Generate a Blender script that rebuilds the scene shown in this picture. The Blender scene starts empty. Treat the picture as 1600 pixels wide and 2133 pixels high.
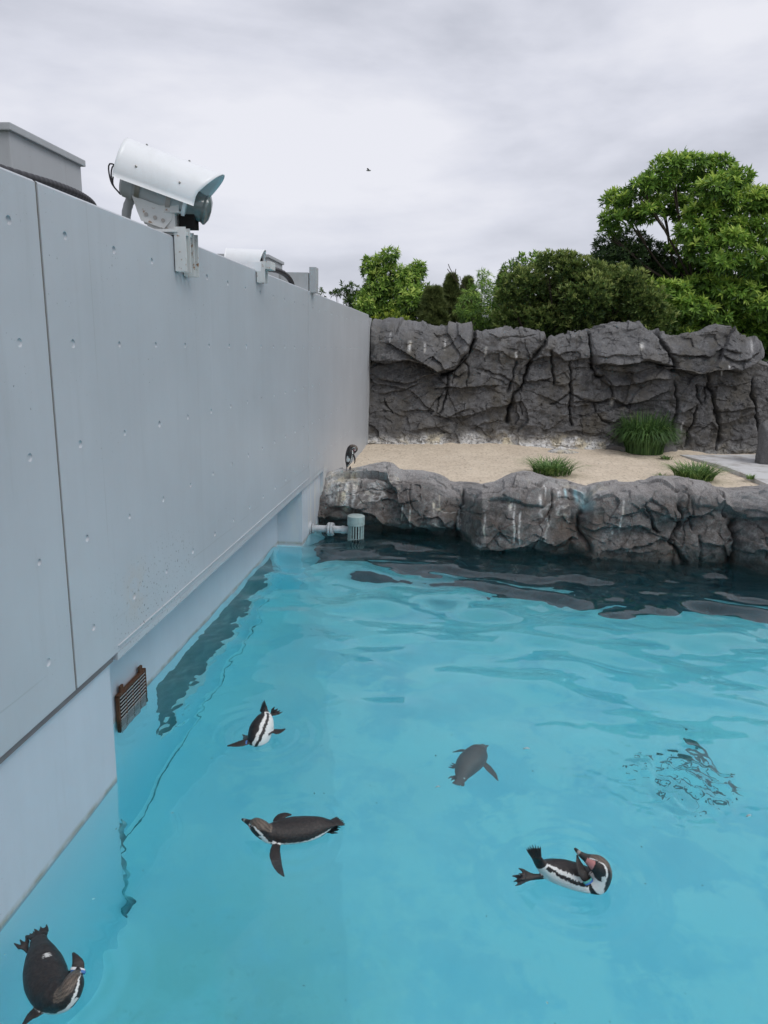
import bpy, bmesh, math, random
import numpy as np
from mathutils import Vector, Matrix, kdtree
rng = np.random.default_rng(7); random.seed(7)
R_ = math.radians
scene = bpy.context.scene
C = scene.collection

# ------------------------------------------------------------------ camera
YAW, PITCH, ROLL, FPX, EYE = R_(5.25), R_(13.054), R_(1.415), 1476.0, 3.0
def cam_axes():
    fw = Vector((-math.sin(YAW)*math.cos(PITCH), math.cos(YAW)*math.cos(PITCH), -math.sin(PITCH)))
    r = Vector((math.cos(YAW), math.sin(YAW), 0)); u = r.cross(fw)
    c, s = math.cos(ROLL), math.sin(ROLL)
    return r*c+u*s, u*c-r*s, fw
RX, UP, FW = cam_axes()
cam = bpy.data.objects.new('camera', bpy.data.cameras.new('camera')); C.objects.link(cam)
cam.matrix_world = Matrix(((RX.x, UP.x, -FW.x, 0), (RX.y, UP.y, -FW.y, 0), (RX.z, UP.z, -FW.z, EYE), (0, 0, 0, 1)))
cam.data.sensor_fit = 'VERTICAL'; cam.data.sensor_height = 36; cam.data.lens = 36*FPX/2133
cam.data.clip_end = 2000; cam.data.clip_start = .05
scene.camera = cam

# ------------------------------------------------------------------ sky, sun, exposure
SUN_EL, SUN_AZ = R_(52), R_(125)
world = bpy.data.worlds.new('World'); scene.world = world; world.use_nodes = True
wn, wl = world.node_tree.nodes, world.node_tree.links
wn.clear()
wo = wn.new('ShaderNodeOutputWorld'); mixs = wn.new('ShaderNodeMixShader')
sky = wn.new('ShaderNodeTexSky'); sky.sky_type = 'NISHITA'; sky.sun_disc = False
sky.sun_elevation = SUN_EL; sky.sun_rotation = SUN_AZ
b1 = wn.new('ShaderNodeBackground'); b1.inputs[1].default_value = .1; wl.new(sky.outputs[0], b1.inputs[0])
b2 = wn.new('ShaderNodeBackground'); b2.inputs[1].default_value = 1.0
tc = wn.new('ShaderNodeTexCoord'); mp = wn.new('ShaderNodeMapping'); mp.inputs['Scale'].default_value = (1, 1, 3.0)
mp.inputs['Location'].default_value = (.3, .8, .2)
wl.new(tc.outputs['Generated'], mp.inputs[0])
n1 = wn.new('ShaderNodeTexNoise'); n1.inputs['Scale'].default_value = 1.7; n1.inputs['Detail'].default_value = 5; n1.inputs['Roughness'].default_value = .5
n1.inputs['Distortion'].default_value = .6
wl.new(mp.outputs[0], n1.inputs['Vector'])
rp = wn.new('ShaderNodeValToRGB'); 
n2 = wn.new('ShaderNodeTexNoise'); n2.inputs['Scale'].default_value = 5.2; n2.inputs['Detail'].default_value = 6; n2.inputs['Roughness'].default_value = .55
wl.new(mp.outputs[0], n2.inputs['Vector'])
nm = wn.new('ShaderNodeMix'); nm.inputs[0].default_value = .30; wl.new(n1.outputs['Fac'], nm.inputs[2]); wl.new(n2.outputs['Fac'], nm.inputs[3]); wl.new(nm.outputs[0], rp.inputs[0])
e = rp.color_ramp.elements
e[0].position = .37; e[0].color = (.57, .59, .67, 1); e[1].position = .61; e[1].color = (.86, .865, .93, 1)
m = e.new(.5); m.color = (.73, .745, .83, 1)
wl.new(rp.outputs[0], b2.inputs[0])
mixs.inputs[0].default_value = .94
wl.new(b1.outputs[0], mixs.inputs[1]); wl.new(b2.outputs[0], mixs.inputs[2]); wl.new(mixs.outputs[0], wo.inputs[0])
sd = bpy.data.lights.new('sun', 'SUN'); sd.energy = 1.5; sd.angle = R_(30); sd.color = (1, .97, .93)
so = bpy.data.objects.new('sun', sd); C.objects.link(so)
dv = Vector((math.sin(SUN_AZ)*math.cos(SUN_EL), math.cos(SUN_AZ)*math.cos(SUN_EL), math.sin(SUN_EL)))
so.rotation_euler = dv.to_track_quat('Z', 'Y').to_euler(); so.location = dv*50
vs = scene.view_settings; vs.view_transform = 'Standard'; vs.look = 'None'; vs.exposure = 0; vs.gamma = 1
scene.render.engine = 'CYCLES'; scene.cycles.use_denoising = True
scene.cycles.max_bounces = 14; scene.cycles.transmission_bounces = 10; scene.cycles.transparent_max_bounces = 16
scene.cycles.blur_glossy = .6; scene.cycles.volume_bounces = 5

# ------------------------------------------------------------------ geometry helpers
def ray(px, py):
    return (FW*FPX + RX*(px-800) - UP*(py-1066.5)).normalized()
def onz(px, py, z):
    d = ray(px, py); t = (z-EYE)/d.z; return Vector((d.x*t, d.y*t, z))
def ony(px, py, y):
    d = ray(px, py); t = y/d.y; return Vector((d.x*t, y, EYE+d.z*t))
def onx(px, py, x):
    d = ray(px, py); t = x/d.x; return Vector((x, d.y*t, EYE+d.z*t))

def link(o, parent=None):
    C.objects.link(o)
    if parent: o.parent = parent
    return o
def mesh_obj(name, verts, faces, mat=None, parent=None, smooth=False, colors=None, attrs=None):
    me = bpy.data.meshes.new(name)
    V = np.asarray(verts, dtype=np.float32).reshape(-1, 3)
    if isinstance(faces, np.ndarray):
        nf, k = faces.shape
        me.vertices.add(len(V)); me.vertices.foreach_set('co', V.ravel())
        me.loops.add(nf*k); me.loops.foreach_set('vertex_index', faces.astype(np.int32).ravel())
        me.polygons.add(nf); me.polygons.foreach_set('loop_start', np.arange(0, nf*k, k, dtype=np.int32))
        me.update(calc_edges=True)
    else:
        me.from_pydata([tuple(v) for v in V], [], faces)
    if smooth: me.polygons.foreach_set('use_smooth', np.ones(len(me.polygons), dtype=bool))
    if colors is not None:
        a = me.color_attributes.new('col', 'FLOAT_COLOR', 'POINT')
        cc = np.ones((len(V), 4), dtype=np.float32); cc[:, :3] = colors; a.data.foreach_set('color', cc.ravel())
    for k_, v_ in (attrs or {}).items():
        a = me.attributes.new(k_, 'FLOAT', 'POINT'); a.data.foreach_set('value', np.asarray(v_, dtype=np.float32))
    if mat: me.materials.append(mat)
    me.update()
    return link(bpy.data.objects.new(name, me), parent)
def tag(o, label=None, cat=None, group=None, kind=None):
    if label: o['label'] = label
    if cat: o['category'] = cat
    if group: o['group'] = group
    if kind: o['kind'] = kind
    return o
def thing(name, label, cat, loc=(0, 0, 0), rot=(0, 0, 0), group=None):
    o = bpy.data.objects.new(name, None); C.objects.link(o); o.location = loc; o.rotation_euler = rot
    o.empty_display_size = .1
    return tag(o, label, cat, group)
def bm_obj(name, bm, mat, parent=None, smooth=False, bevel=0):
    if bevel:
        bmesh.ops.bevel(bm, geom=[e for e in bm.edges if len(e.link_faces) == 2 and e.calc_face_angle(0) > .6], offset=bevel, segments=2, affect='EDGES', profile=.7)
    bmesh.ops.recalc_face_normals(bm, faces=bm.faces)
    me = bpy.data.meshes.new(name); bm.to_mesh(me); bm.free()
    if smooth: me.polygons.foreach_set('use_smooth', np.ones(len(me.polygons), dtype=bool))
    me.materials.append(mat)
    return link(bpy.data.objects.new(name, me), parent)
def add_box(bm, c, s, rot=None):
    M = Matrix.Translation(c) @ (rot.to_4x4() if rot else Matrix.Identity(4)) @ Matrix.Diagonal((s[0], s[1], s[2], 1))
    return bmesh.ops.create_cube(bm, size=1, matrix=M)
def box(name, c, s, mat, parent=None, bevel=.004, rot=None):
    bm = bmesh.new(); add_box(bm, Vector(c), s, rot); return bm_obj(name, bm, mat, parent, bevel=bevel)
def lathe(name, prof, mat, parent=None, M=None, seg=32, cap=True, smooth=True, arc=(0, 2*math.pi)):
    full = abs(arc[1]-arc[0]-2*math.pi) < 1e-5; n = seg if full else seg+1
    V = []; F = []
    for (r, z) in prof:
        for k in range(n):
            a = arc[0]+(arc[1]-arc[0])*k/seg; V.append(Vector((r*math.cos(a), r*math.sin(a), z)))
    if M: V = [M @ v for v in V]
    for i in range(len(prof)-1):
        for k in range(seg if not full else n):
            k2 = (k+1) % n if full else k+1
            F.append((i*n+k, i*n+k2, (i+1)*n+k2, (i+1)*n+k))
    if cap and full: F.append(tuple(range(n))[::-1]); F.append(tuple((len(prof)-1)*n+k for k in range(n)))
    o = mesh_obj(name, [tuple(v) for v in V], F, mat, parent)
    if smooth:
        o.data.polygons.foreach_set('use_smooth', np.array([len(p.vertices) == 4 for p in o.data.polygons]))
        try: o.data.set_sharp_from_angle(angle=R_(40))
        except Exception: pass
    return o
def catmull(P, n):
    P = np.asarray(P, float); out = []
    Q = np.vstack([2*P[0]-P[1], P, 2*P[-1]-P[-2]]); N = len(P)-1
    for k in range(n):
        t = N*k/(n-1); i = min(int(t), N-1); f = t-i
        a, b, c, d = Q[i], Q[i+1], Q[i+2], Q[i+3]
        out.append(.5*((2*b)+(c-a)*f+(2*a-5*b+4*c-d)*f*f+(3*b-a-3*c+d)*f**3))
    return np.array(out)
def tube_arrays(P, rad, seg=8, rib=None):
    P = np.asarray(P, float); n = len(P); rad = np.broadcast_to(np.asarray(rad, float), (n,))
    T = np.gradient(P, axis=0); T /= np.linalg.norm(T, axis=1)[:, None]+1e-9
    up = np.array([0, 0, 1.]) if abs(T[0, 2]) < .9 else np.array([1., 0, 0])
    V = []
    for i in range(n):
        s = np.cross(T[i], up); s /= np.linalg.norm(s)+1e-9; up = np.cross(s, T[i])
        r = rad[i]*(1 if rib is None else rib[i % len(rib)])
        for k in range(seg):
            a = 2*math.pi*k/seg; V.append(P[i]+r*(s*math.cos(a)+up*math.sin(a)))
    F = [[i*seg+k, i*seg+(k+1) % seg, (i+1)*seg+(k+1) % seg, (i+1)*seg+k] for i in range(n-1) for k in range(seg)]
    return V, F
def tube(name, P, rad, mat, parent=None, seg=10, n=None, rib=None):
    if n: P = catmull(P, n)
    V, F = tube_arrays(P, rad, seg, rib)
    F = [tuple(f) for f in F]+[tuple(range(seg))[::-1], tuple(range(len(V)-seg, len(V)))]
    return mesh_obj(name, V, F, mat, parent, smooth=True)

# noise in numpy -----------------------------------------------------
def hsh(ix, iy, s=0):
    h = (ix.astype(np.int64)*374761393 + iy.astype(np.int64)*668265263 + s*1442695041) & 0xffffffff
    h = ((h ^ (h >> 13))*1274126177) & 0xffffffff
    h = ((h ^ (h >> 16))*2246822519) & 0xffffffff
    return ((h ^ (h >> 15)) & 0xffffff)/float(0xffffff)
def vnoise(x, y, s=0):
    ix, iy = np.floor(x), np.floor(y); fx, fy = x-ix, y-iy
    fx = fx*fx*(3-2*fx); fy = fy*fy*(3-2*fy)
    a = hsh(ix, iy, s); b = hsh(ix+1, iy, s); c = hsh(ix, iy+1, s); d = hsh(ix+1, iy+1, s)
    return (a*(1-fx)+b*fx)*(1-fy)+(c*(1-fx)+d*fx)*fy
def fbm(x, y, o=4, s=0, g=.5):
    v = 0; a = 1; t = 0
    for k in range(o):
        v = v+a*vnoise(x*2**k, y*2**k, s+k*17); t += a; a *= g
    return v/t-.5
def voro(x, y, s=0):
    ix, iy = np.floor(x), np.floor(y)
    f1 = np.full(x.shape, 9.); f2 = f1.copy(); sx = np.zeros_like(x); sy = np.zeros_like(x); ci = np.zeros_like(x); cj = np.zeros_like(x)
    for di in (-1, 0, 1):
        for dj in (-1, 0, 1):
            jx, jy = ix+di, iy+dj
            qx = jx+hsh(jx, jy, s); qy = jy+hsh(jx, jy, s+5)
            d = np.hypot(x-qx, y-qy)
            c = d < f1
            f2 = np.where(c, f1, np.minimum(f2, d))
            f1 = np.where(c, d, f1); sx = np.where(c, qx, sx); sy = np.where(c, qy, sy); ci = np.where(c, jx, ci); cj = np.where(c, jy, cj)
    return f1, f2, x-sx, y-sy, ci, cj
def facets(x, y, scale, amp, tilt, s=0, stretch=1.0, warp=.25):
    X, Y = x/scale/stretch, y/scale
    X = X+warp*fbm(X*1.3, Y*1.3, 3, s+50)*2; Y = Y+warp*fbm(X*1.3+9, Y*1.3, 3, s+60)*2
    f1, f2, dx, dy, ci, cj = voro(X, Y, s)
    h = (hsh(ci, cj, s+1)-.5)*amp + dx*(hsh(ci, cj, s+2)-.5)*tilt + dy*(hsh(ci, cj, s+3)-.5)*tilt
    return h, f2-f1
def poly_dist(x, z, P):
    """distance to polyline, signed height above it (z - line z) and 0..1 along"""
    D = np.full(x.shape, 1e9); SG = np.zeros_like(x); T = np.zeros_like(x)
    P = np.asarray(P, float); n = len(P)-1
    for i in range(n):
        a, b = P[i], P[i+1]; ab = b-a; L = ab@ab+1e-12
        t = np.clip(((x-a[0])*ab[0]+(z-a[1])*ab[1])/L, 0, 1)
        d = np.hypot(x-a[0]-t*ab[0], z-a[1]-t*ab[1]); c = d < D
        nx, nz = -ab[1], ab[0]
        if nz < 0: nx, nz = -nx, -nz
        sg = (x-a[0])*nx+(z-a[1])*nz
        D = np.where(c, d, D); SG = np.where(c, np.sign(sg), SG); T = np.where(c, (i+t)/n, T)
    return D, SG, T
def sstep(a, b, x):
    t = np.clip((x-a)/(b-a), 0, 1); return t*t*(3-2*t)
def inpoly(x, y, P):
    c = np.zeros(x.shape, bool); n = len(P)
    for i in range(n):
        x1, y1 = P[i]; x2, y2 = P[(i+1) % n]
        if y1 == y2: continue
        k = ((y1 > y) != (y2 > y)) & (x < (x2-x1)*(y-y1)/(y2-y1)+x1); c ^= k
    return c
def grid_faces(nu, nv):
    i, j = np.meshgrid(np.arange(nu-1), np.arange(nv-1), indexing='ij')
    a = i*nv+j
    return np.stack([a, a+nv, a+nv+1, a+1], -1).reshape(-1, 4)

# ------------------------------------------------------------------ materials
class Mat:
    def __init__(s, name, rough=.6, spec=.5, metal=0):
        s.m = bpy.data.materials.new(name); s.m.use_nodes = True
        s.n = s.m.node_tree.nodes; s.l = s.m.node_tree.links; s.b = s.n['Principled BSDF']; s.out = s.n['Material Output']
        s.b.inputs['Roughness'].default_value = rough; s.b.inputs['Specular IOR Level'].default_value = spec; s.b.inputs['Metallic'].default_value = metal
        s.geo = None
    def pos(s, scale=(1, 1, 1), obj=False):
        t = s.n.new('ShaderNodeTexCoord') if obj else s.n.new('ShaderNodeNewGeometry')
        mp = s.n.new('ShaderNodeMapping'); mp.inputs['Scale'].default_value = scale
        s.l.new(t.outputs['Object' if obj else 'Position'], mp.inputs[0]); return mp.outputs[0]
    def noise(s, scale, detail=4, rough=.55, vec=None, dist=0):
        t = s.n.new('ShaderNodeTexNoise'); t.inputs['Scale'].default_value = scale; t.inputs['Detail'].default_value = detail
        t.inputs['Roughness'].default_value = rough; t.inputs['Distortion'].default_value = dist
        s.l.new(vec if vec is not None else s.pos(), t.inputs['Vector']); return t.outputs['Fac']
    def ramp(s, f, stops):
        r = s.n.new('ShaderNodeValToRGB'); s.l.new(f, r.inputs[0]); el = r.color_ramp.elements
        while len(el) < len(stops): el.new(.5)
        for q, (p, c) in zip(el, stops):
            q.position = p; q.color = (*c, 1) if not isinstance(c, (int, float)) else (c, c, c, 1)
        return r.outputs[0]
    def mix(s, f, a, b, mode='MIX'):
        x = s.n.new('ShaderNodeMix'); x.data_type = 'RGBA'; x.blend_type = mode
        for k, v in ((0, f), (6, a), (7, b)):
            if isinstance(v, (int, float)): x.inputs[k].default_value = v
            elif isinstance(v, tuple): x.inputs[k].default_value = (*v, 1)
            else: s.l.new(v, x.inputs[k])
        return x.outputs[2]
    def math(s, op, a, b=0.):
        x = s.n.new('ShaderNodeMath'); x.operation = op
        for k, v in ((0, a), (1, b)):
            if isinstance(v, (int, float)): x.inputs[k].default_value = v
            else: s.l.new(v, x.inputs[k])
        return x.outputs[0]
    def attr(s, name, out='Fac'):
        a = s.n.new('ShaderNodeAttribute'); a.attribute_name = name; return a.outputs[out]
    def color(s, c):
        if isinstance(c, tuple): s.b.inputs['Base Color'].default_value = (*c, 1)
        else: s.l.new(c, s.b.inputs['Base Color'])
        return s
    def rough(s, f): s.l.new(f, s.b.inputs['Roughness']); return s
    def bump(s, f, strength=.3, dist=.01):
        b = s.n.new('ShaderNodeBump'); b.inputs['Strength'].default_value = strength; b.inputs['Distance'].default_value = dist
        if s.b.inputs['Normal'].links: s.l.new(s.b.inputs['Normal'].links[0].from_socket, b.inputs['Normal'])
        s.l.new(f, b.inputs['Height']); s.l.new(b.outputs[0], s.b.inputs['Normal']); return s

def painted_concrete(name, base, dark, rough=.42):
    m = Mat(name, rough, .45)
    f1 = m.noise(.9, 5, .6); c = m.mix(m.ramp(f1, [(.3, 0.), (.7, 1.)]), base, tuple(x*.9 for x in base))
    st = m.noise(3.2, 4, .6, m.pos((1, 2.2, .10)))                      # rain streaks, vertical
    c = m.mix(m.ramp(st, [(.5, 0.), (.75, .2)]), c, tuple(x*1.10 for x in base))
    c = m.mix(m.ramp(m.noise(7, 5, .7, m.pos((1, 1.5, .12))), [(.55, 0.), (.8, .25)]), c, dark)
    pit = m.noise(55, 2, .5); clump = m.noise(1.7, 3, .6)
    pm = m.math('MULTIPLY', m.ramp(pit, [(.71, 0.), (.74, .8)]), m.ramp(clump, [(.5, .0), (.66, 1.)]))
    c = m.mix(pm, c, tuple(x*.35 for x in dark))
    sp_ = m.n.new('ShaderNodeSeparateXYZ'); m.l.new(m.pos(), sp_.inputs[0]); Yc, Zc = sp_.outputs[1], sp_.outputs[2]
    def band(v, c0, w):                                            # 1 at c0 fading to 0 at +-w
        return m.ramp(m.math('DIVIDE', m.math('ABSOLUTE', m.math('SUBTRACT', v, c0)), w), [(.35, 1.), (1., 0.)])
    loc_ = m.math('MULTIPLY', band(Yc, 5.0, .9), band(Zc, 1.15, .45))
    pm2 = m.math('MULTIPLY', m.ramp(m.noise(38, 2, .5), [(.64, 0.), (.67, 1.)]), loc_)
    c = m.mix(pm2, c, tuple(x*.4 for x in dark))
    peel = m.math('MULTIPLY', m.math('MULTIPLY', band(Yc, 4.55, .22), band(Zc, 1.28, .28)), m.ramp(m.noise(9, 6, .7), [(.46, 0.), (.5, 1.)]))
    c = m.mix(m.math('MULTIPLY', peel, .5), c, (.45, .42, .40))
    frm = m.ramp(m.math('ABSOLUTE', m.math('SUBTRACT', m.math('FRACT', m.math('DIVIDE', m.math('ADD', Yc, .11), 1.725)), .5)), [(.0, .5), (.0035, 0.)])
    c = m.mix(m.math('MULTIPLY', frm, m.ramp(m.noise(1.3, 3), [(.4, 0.), (.6, 1.)])), c, dark)
    hl = m.ramp(m.math('ABSOLUTE', m.math('SUBTRACT', m.math('ADD', Zc, m.math('MULTIPLY', m.noise(.8, 2), .05)), 1.22)), [(.0, .6), (.006, 0.)])
    c = m.mix(m.math('MULTIPLY', hl, m.ramp(m.noise(.9, 2), [(.45, 0.), (.55, 1.)])), c, dark)
    gu = m.math('MULTIPLY', m.math('MULTIPLY', band(Yc, 11.5, 1.3), band(Zc, .45, .75)), m.ramp(m.noise(9, 6, .7, m.pos((1, 1.2, .14))), [(.48, 0.), (.62, .8)]))
    c = m.mix(gu, c, (.70, .68, .60))
    sc_ = m.math('MULTIPLY', m.ramp(m.math('ABSOLUTE', m.math('SUBTRACT', Zc, .012)), [(.0, .75), (.035, 0.)]), m.ramp(m.noise(6, 4, .7), [(.35, .2), (.6, 1.)]))
    c = m.mix(sc_, c, (.22, .20, .12))
    m.color(c); m.bump(m.noise(120, 3, .6), .12, .002); m.bump(m.noise(5, 4, .5), .12, .02)
    return m.m
M_wall = painted_concrete('painted_concrete_grey', (.445, .475, .51), (.30, .31, .32))
M_wall2 = painted_concrete('painted_concrete_pool', (.52, .56, .62), (.40, .42, .44))
M_box = painted_concrete('painted_concrete_box', (.40, .42, .44), (.25, .25, .26), .6)
M_deck = painted_concrete('deck_concrete', (.32, .32, .31), (.2, .2, .19), .8)

m = Mat('joint_sealant', .8); m.color(m.mix(m.noise(20, 4), (.10, .09, .085), (.2, .19, .18))); M_joint = m.m
m = Mat('reveal_shade', .8); m.color(m.mix(m.noise(6, 4), (.13, .12, .125), (.22, .2, .2))); M_revealshade = m.m  # dark colour painted in the reveal as the lip's underside shadow
m = Mat('white_painted_metal', .35, .5)
m.color(m.mix(m.ramp(m.noise(9, 5, .7, m.pos((1, 1, .25))), [(.5, 0.), (.75, .25)]), (.76, .78, .80), (.55, .56, .55))); M_white = m.m
m = Mat('grey_painted_metal', .45, .5); m.color(m.mix(m.noise(8, 4), (.30, .32, .33), (.42, .44, .45))); M_gmetal = m.m
m = Mat('galvanised_rusty', .55, .5)
rust = m.ramp(m.noise(22, 5, .7), [(.60, 0.), (.66, 1.)])
m.color(m.mix(rust, m.mix(m.noise(9, 3), (.50, .52, .52), (.66, .67, .66)), m.mix(m.noise(60, 3), (.20, .10, .05), (.33, .20, .11)))); m.bump(rust, .3, .002); M_rusty = m.m
m = Mat('rust', .85, .2); m.color(m.mix(m.noise(40, 5, .7), (.05, .025, .018), (.16, .08, .045))); m.bump(m.noise(90, 4), .5, .003); M_rust = m.m
m = Mat('black_rubber', .45, .4); m.color((.022, .022, .026)); M_rubber = m.m
m = Mat('dark_void', .9, .1); m.color((.012, .012, .012)); M_void = m.m
m = Mat('grime_glass', .12, .6); m.color(m.mix(m.noise(14, 5, .7), (.05, .07, .07), (.20, .24, .24))); M_glass = m.m
m = Mat('pvc_grey', .5, .4); m.color(m.mix(m.ramp(m.noise(14, 5, .7), [(.4, 0.), (.75, 1.)]), (.44, .46, .48), (.26, .28, .29))); M_pvc = m.m
m = Mat('strainer_green_grey', .55, .4); m.color(m.mix(m.ramp(m.noise(18, 5, .7), [(.45, 0.), (.8, 1.)]), (.33, .41, .40), (.20, .24, .23))); M_strain = m.m
m = Mat('bolt_steel', .4, .5, .8); m.color((.30, .29, .27)); M_bolt = m.m

def rock_material(name, low, mid, high, brown, front):
    m = Mat(name, .75, .3)
    big = m.noise(1.1, 5, .6); fine = m.noise(11, 7, .72)
    c = m.mix(m.ramp(big, [(.35, 0.), (.65, 1.)]), low, mid)
    c = m.mix(m.ramp(fine, [(.42, 0.), (.72, .75)]), c, high)
    c = m.mix(m.ramp(m.noise(2.1, 4, .6, m.pos((1, 1, .6))), [(.46, 0.), (.62, .8)]), c, brown)
    c = m.mix(m.ramp(m.noise(5, 6, .7, None, .8), [(.50, 0.), (.58, .55)]), c, tuple(x*.55 for x in mid))
    c = m.mix(m.ramp(m.attr('worn'), [(0., 0.), (1., .85)]), c, tuple(x*1.25 for x in high))
    c = m.mix(m.ramp(m.noise(60, 3, .7), [(.35, .5), (.6, 0.)]), c, tuple(x*.55 for x in low))
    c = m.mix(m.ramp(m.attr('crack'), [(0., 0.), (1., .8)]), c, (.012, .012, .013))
    if front:
        wet = m.attr('wet'); c = m.mix(wet, c, (.020, .024, .022))
        c = m.mix(m.attr('cyan'), c, (.45, .66, .70))
    st = m.math('MULTIPLY', m.attr('stain'), m.ramp(m.noise(13, 7, .75), [(.38, .05), (.54, 1.)]))
    c = m.mix(st, c, m.mix(m.ramp(m.noise(3, 3), [(.5, 0.), (.65, 1.)]), (.70, .70, .69), (.68, .62, .48)))
    m.color(c)
    m.bump(m.noise(6, 9, .78, m.pos((1, 1, 1.8)), .4), .4, .06); m.bump(m.noise(28, 8, .8), .9, .03); m.bump(m.noise(140, 4, .7), .6, .006)
    return m.m
M_rock = rock_material('rock_back', (.070, .070, .072), (.120, .120, .122), (.27, .27, .275), (.105, .094, .074), False)
M_rockf = rock_material('rock_front', (.095, .087, .083), (.165, .150, .142), (.40, .39, .385), (.135, .102, .080), True)

m = Mat('sand', .95, .1)
s1 = m.mix(m.ramp(m.noise(1.4, 4, .6), [(.3, 0.), (.7, 1.)]), (.61, .52, .41), (.71, .615, .49))
s1 = m.mix(m.ramp(m.noise(16, 5, .7, m.pos((1, .5, 1))), [(.3, .7), (.5, 0.)]), s1, (.33, .265, .19))
s1 = m.mix(m.ramp(m.noise(90, 2), [(.66, 0.), (.72, .7)]), s1, (.22, .17, .12))
m.color(s1); m.bump(m.noise(18, 6, .7), 1, .03); M_sand = m.m
m = Mat('path_slab', .8, .2)
m.color(m.mix(m.ramp(m.noise(2.5, 5, .6), [(.45, 0.), (.7, 1.)]), (.55, .55, .55), (.33, .31, .29))); m.bump(m.noise(60, 4), .2, .004); M_slab = m.m
m = Mat('grass_ground', .95, .1); m.color(m.mix(m.noise(3, 5), (.05, .08, .025), (.12, .12, .06))); M_ground = m.m

def leaf_material(name, dark, mid, bright):
    m = Mat(name, .5, .35)
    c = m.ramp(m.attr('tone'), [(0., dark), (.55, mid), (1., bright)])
    m.color(c)
    tr = m.n.new('ShaderNodeBsdfTranslucent'); m.l.new(c, tr.inputs[0])
    mx = m.n.new('ShaderNodeMixShader'); mx.inputs[0].default_value = .3
    m.l.new(m.b.outputs[0], mx.inputs[1]); m.l.new(tr.outputs[0], mx.inputs[2]); m.l.new(mx.outputs[0], m.out.inputs[0])
    return m.m
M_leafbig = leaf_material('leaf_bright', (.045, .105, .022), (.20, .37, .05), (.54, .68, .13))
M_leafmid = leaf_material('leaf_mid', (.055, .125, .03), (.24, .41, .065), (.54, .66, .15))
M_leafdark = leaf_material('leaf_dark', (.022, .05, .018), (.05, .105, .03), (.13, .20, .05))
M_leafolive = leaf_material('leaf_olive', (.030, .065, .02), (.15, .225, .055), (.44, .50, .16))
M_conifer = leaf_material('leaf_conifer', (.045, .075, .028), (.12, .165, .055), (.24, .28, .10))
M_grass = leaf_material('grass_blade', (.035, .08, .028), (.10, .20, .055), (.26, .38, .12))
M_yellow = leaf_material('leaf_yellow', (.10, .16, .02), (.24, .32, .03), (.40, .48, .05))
m = Mat('bark', .9, .1); m.color(m.mix(m.noise(9, 5, .7, m.pos((1, 1, .3))), (.035, .028, .022), (.09, .075, .06))); m.bump(m.noise(30, 5), .5, .01); M_bark = m.m

m = Mat('pool_paint', .6, .3)
gx = m.pos()
c = m.mix(m.ramp(m.noise(.8, 5, .6), [(.35, 0.), (.65, 1.)]), (.50, .78, .88), (.76, .93, .97))
c = m.mix(m.ramp(m.noise(1.3, 6, .65), [(.46, 0.), (.54, .8)]), c, (.80, .95, .96))
sep = m.n.new('ShaderNodeSeparateXYZ'); m.l.new(gx, sep.inputs[0])
near = m.math('MULTIPLY', m.ramp(m.math('DIVIDE', sep.outputs[1], 6.), [(.45, 1.), (.85, 0.)]), m.ramp(m.math('ADD', m.math('DIVIDE', sep.outputs[0], 4.), .6), [(.05, 0.), (.14, 1.), (.35, 1.), (.60, 0.)]))
c = m.mix(m.math('MULTIPLY', near, m.ramp(m.noise(1.6, 5, .6), [(.36, .2), (.58, .95)])), c, (.40, .56, .42))
c = m.mix(m.math('MULTIPLY', near, m.ramp(m.noise(2.6, 6, .62, None, .6), [(.535, 0.), (.55, .75)])), c, (.66, .84, .80))
c = m.mix(m.math('MULTIPLY', near, m.ramp(m.noise(9, 5, .7), [(.60, 0.), (.66, .6)])), c, (.30, .42, .32))
edge = m.math('ADD', sep.outputs[0], m.math('ADD', m.math('MULTIPLY', sep.outputs[1], .23), m.math('MULTIPLY', m.noise(1.2, 3), .12)))
c = m.mix(m.ramp(m.math('SUBTRACT', edge, -.02+.46), [(.0, .30), (.03, 0.)]), c, (.42, .64, .70))
m.color(c); M_pool = m.m
m = Mat('pool_wall_paint', .5, .3); m.color(m.mix(m.ramp(m.noise(1.2, 5, .6), [(.3, 0.), (.7, 1.)]), (.66, .88, .95), (.74, .92, .97))); M_poolwall = m.m

mw = bpy.data.materials.new('water'); mw.use_nodes = True; nn, ll = mw.node_tree.nodes, mw.node_tree.links
nn.clear(); o_ = nn.new('ShaderNodeOutputMaterial'); g_ = nn.new('ShaderNodeBsdfPrincipled')
g_.inputs['Base Color'].default_value = (1, 1, 1, 1); g_.inputs['Transmission Weight'].default_value = 1; g_.inputs['IOR'].default_value = 1.40; g_.inputs['Roughness'].default_value = 0
ge = nn.new('ShaderNodeNewGeometry')
nz = nn.new('ShaderNodeTexNoise'); nz.inputs['Scale'].default_value = 5.5; nz.inputs['Detail'].default_value = 2; nz.inputs['Distortion'].default_value = .5; ll.new(ge.outputs['Position'], nz.inputs['Vector'])
bp = nn.new('ShaderNodeBump'); bp.inputs['Strength'].default_value = .12; bp.inputs['Distance'].default_value = .008
ll.new(nz.outputs['Fac'], bp.inputs['Height']); ll.new(bp.outputs[0], g_.inputs['Normal'])
va = nn.new('ShaderNodeVolumeAbsorption'); va.inputs[0].default_value = (.20, .925, .995, 1); va.inputs[1].default_value = .33
vsc = nn.new('ShaderNodeVolumeScatter'); vsc.inputs[0].default_value = (.40, .78, .95, 1); vsc.inputs['Density'].default_value = .055; vsc.inputs['Anisotropy'].default_value = .3
ad = nn.new('ShaderNodeAddShader'); ll.new(va.outputs[0], ad.inputs[0]); ll.new(vsc.outputs[0], ad.inputs[1])
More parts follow.
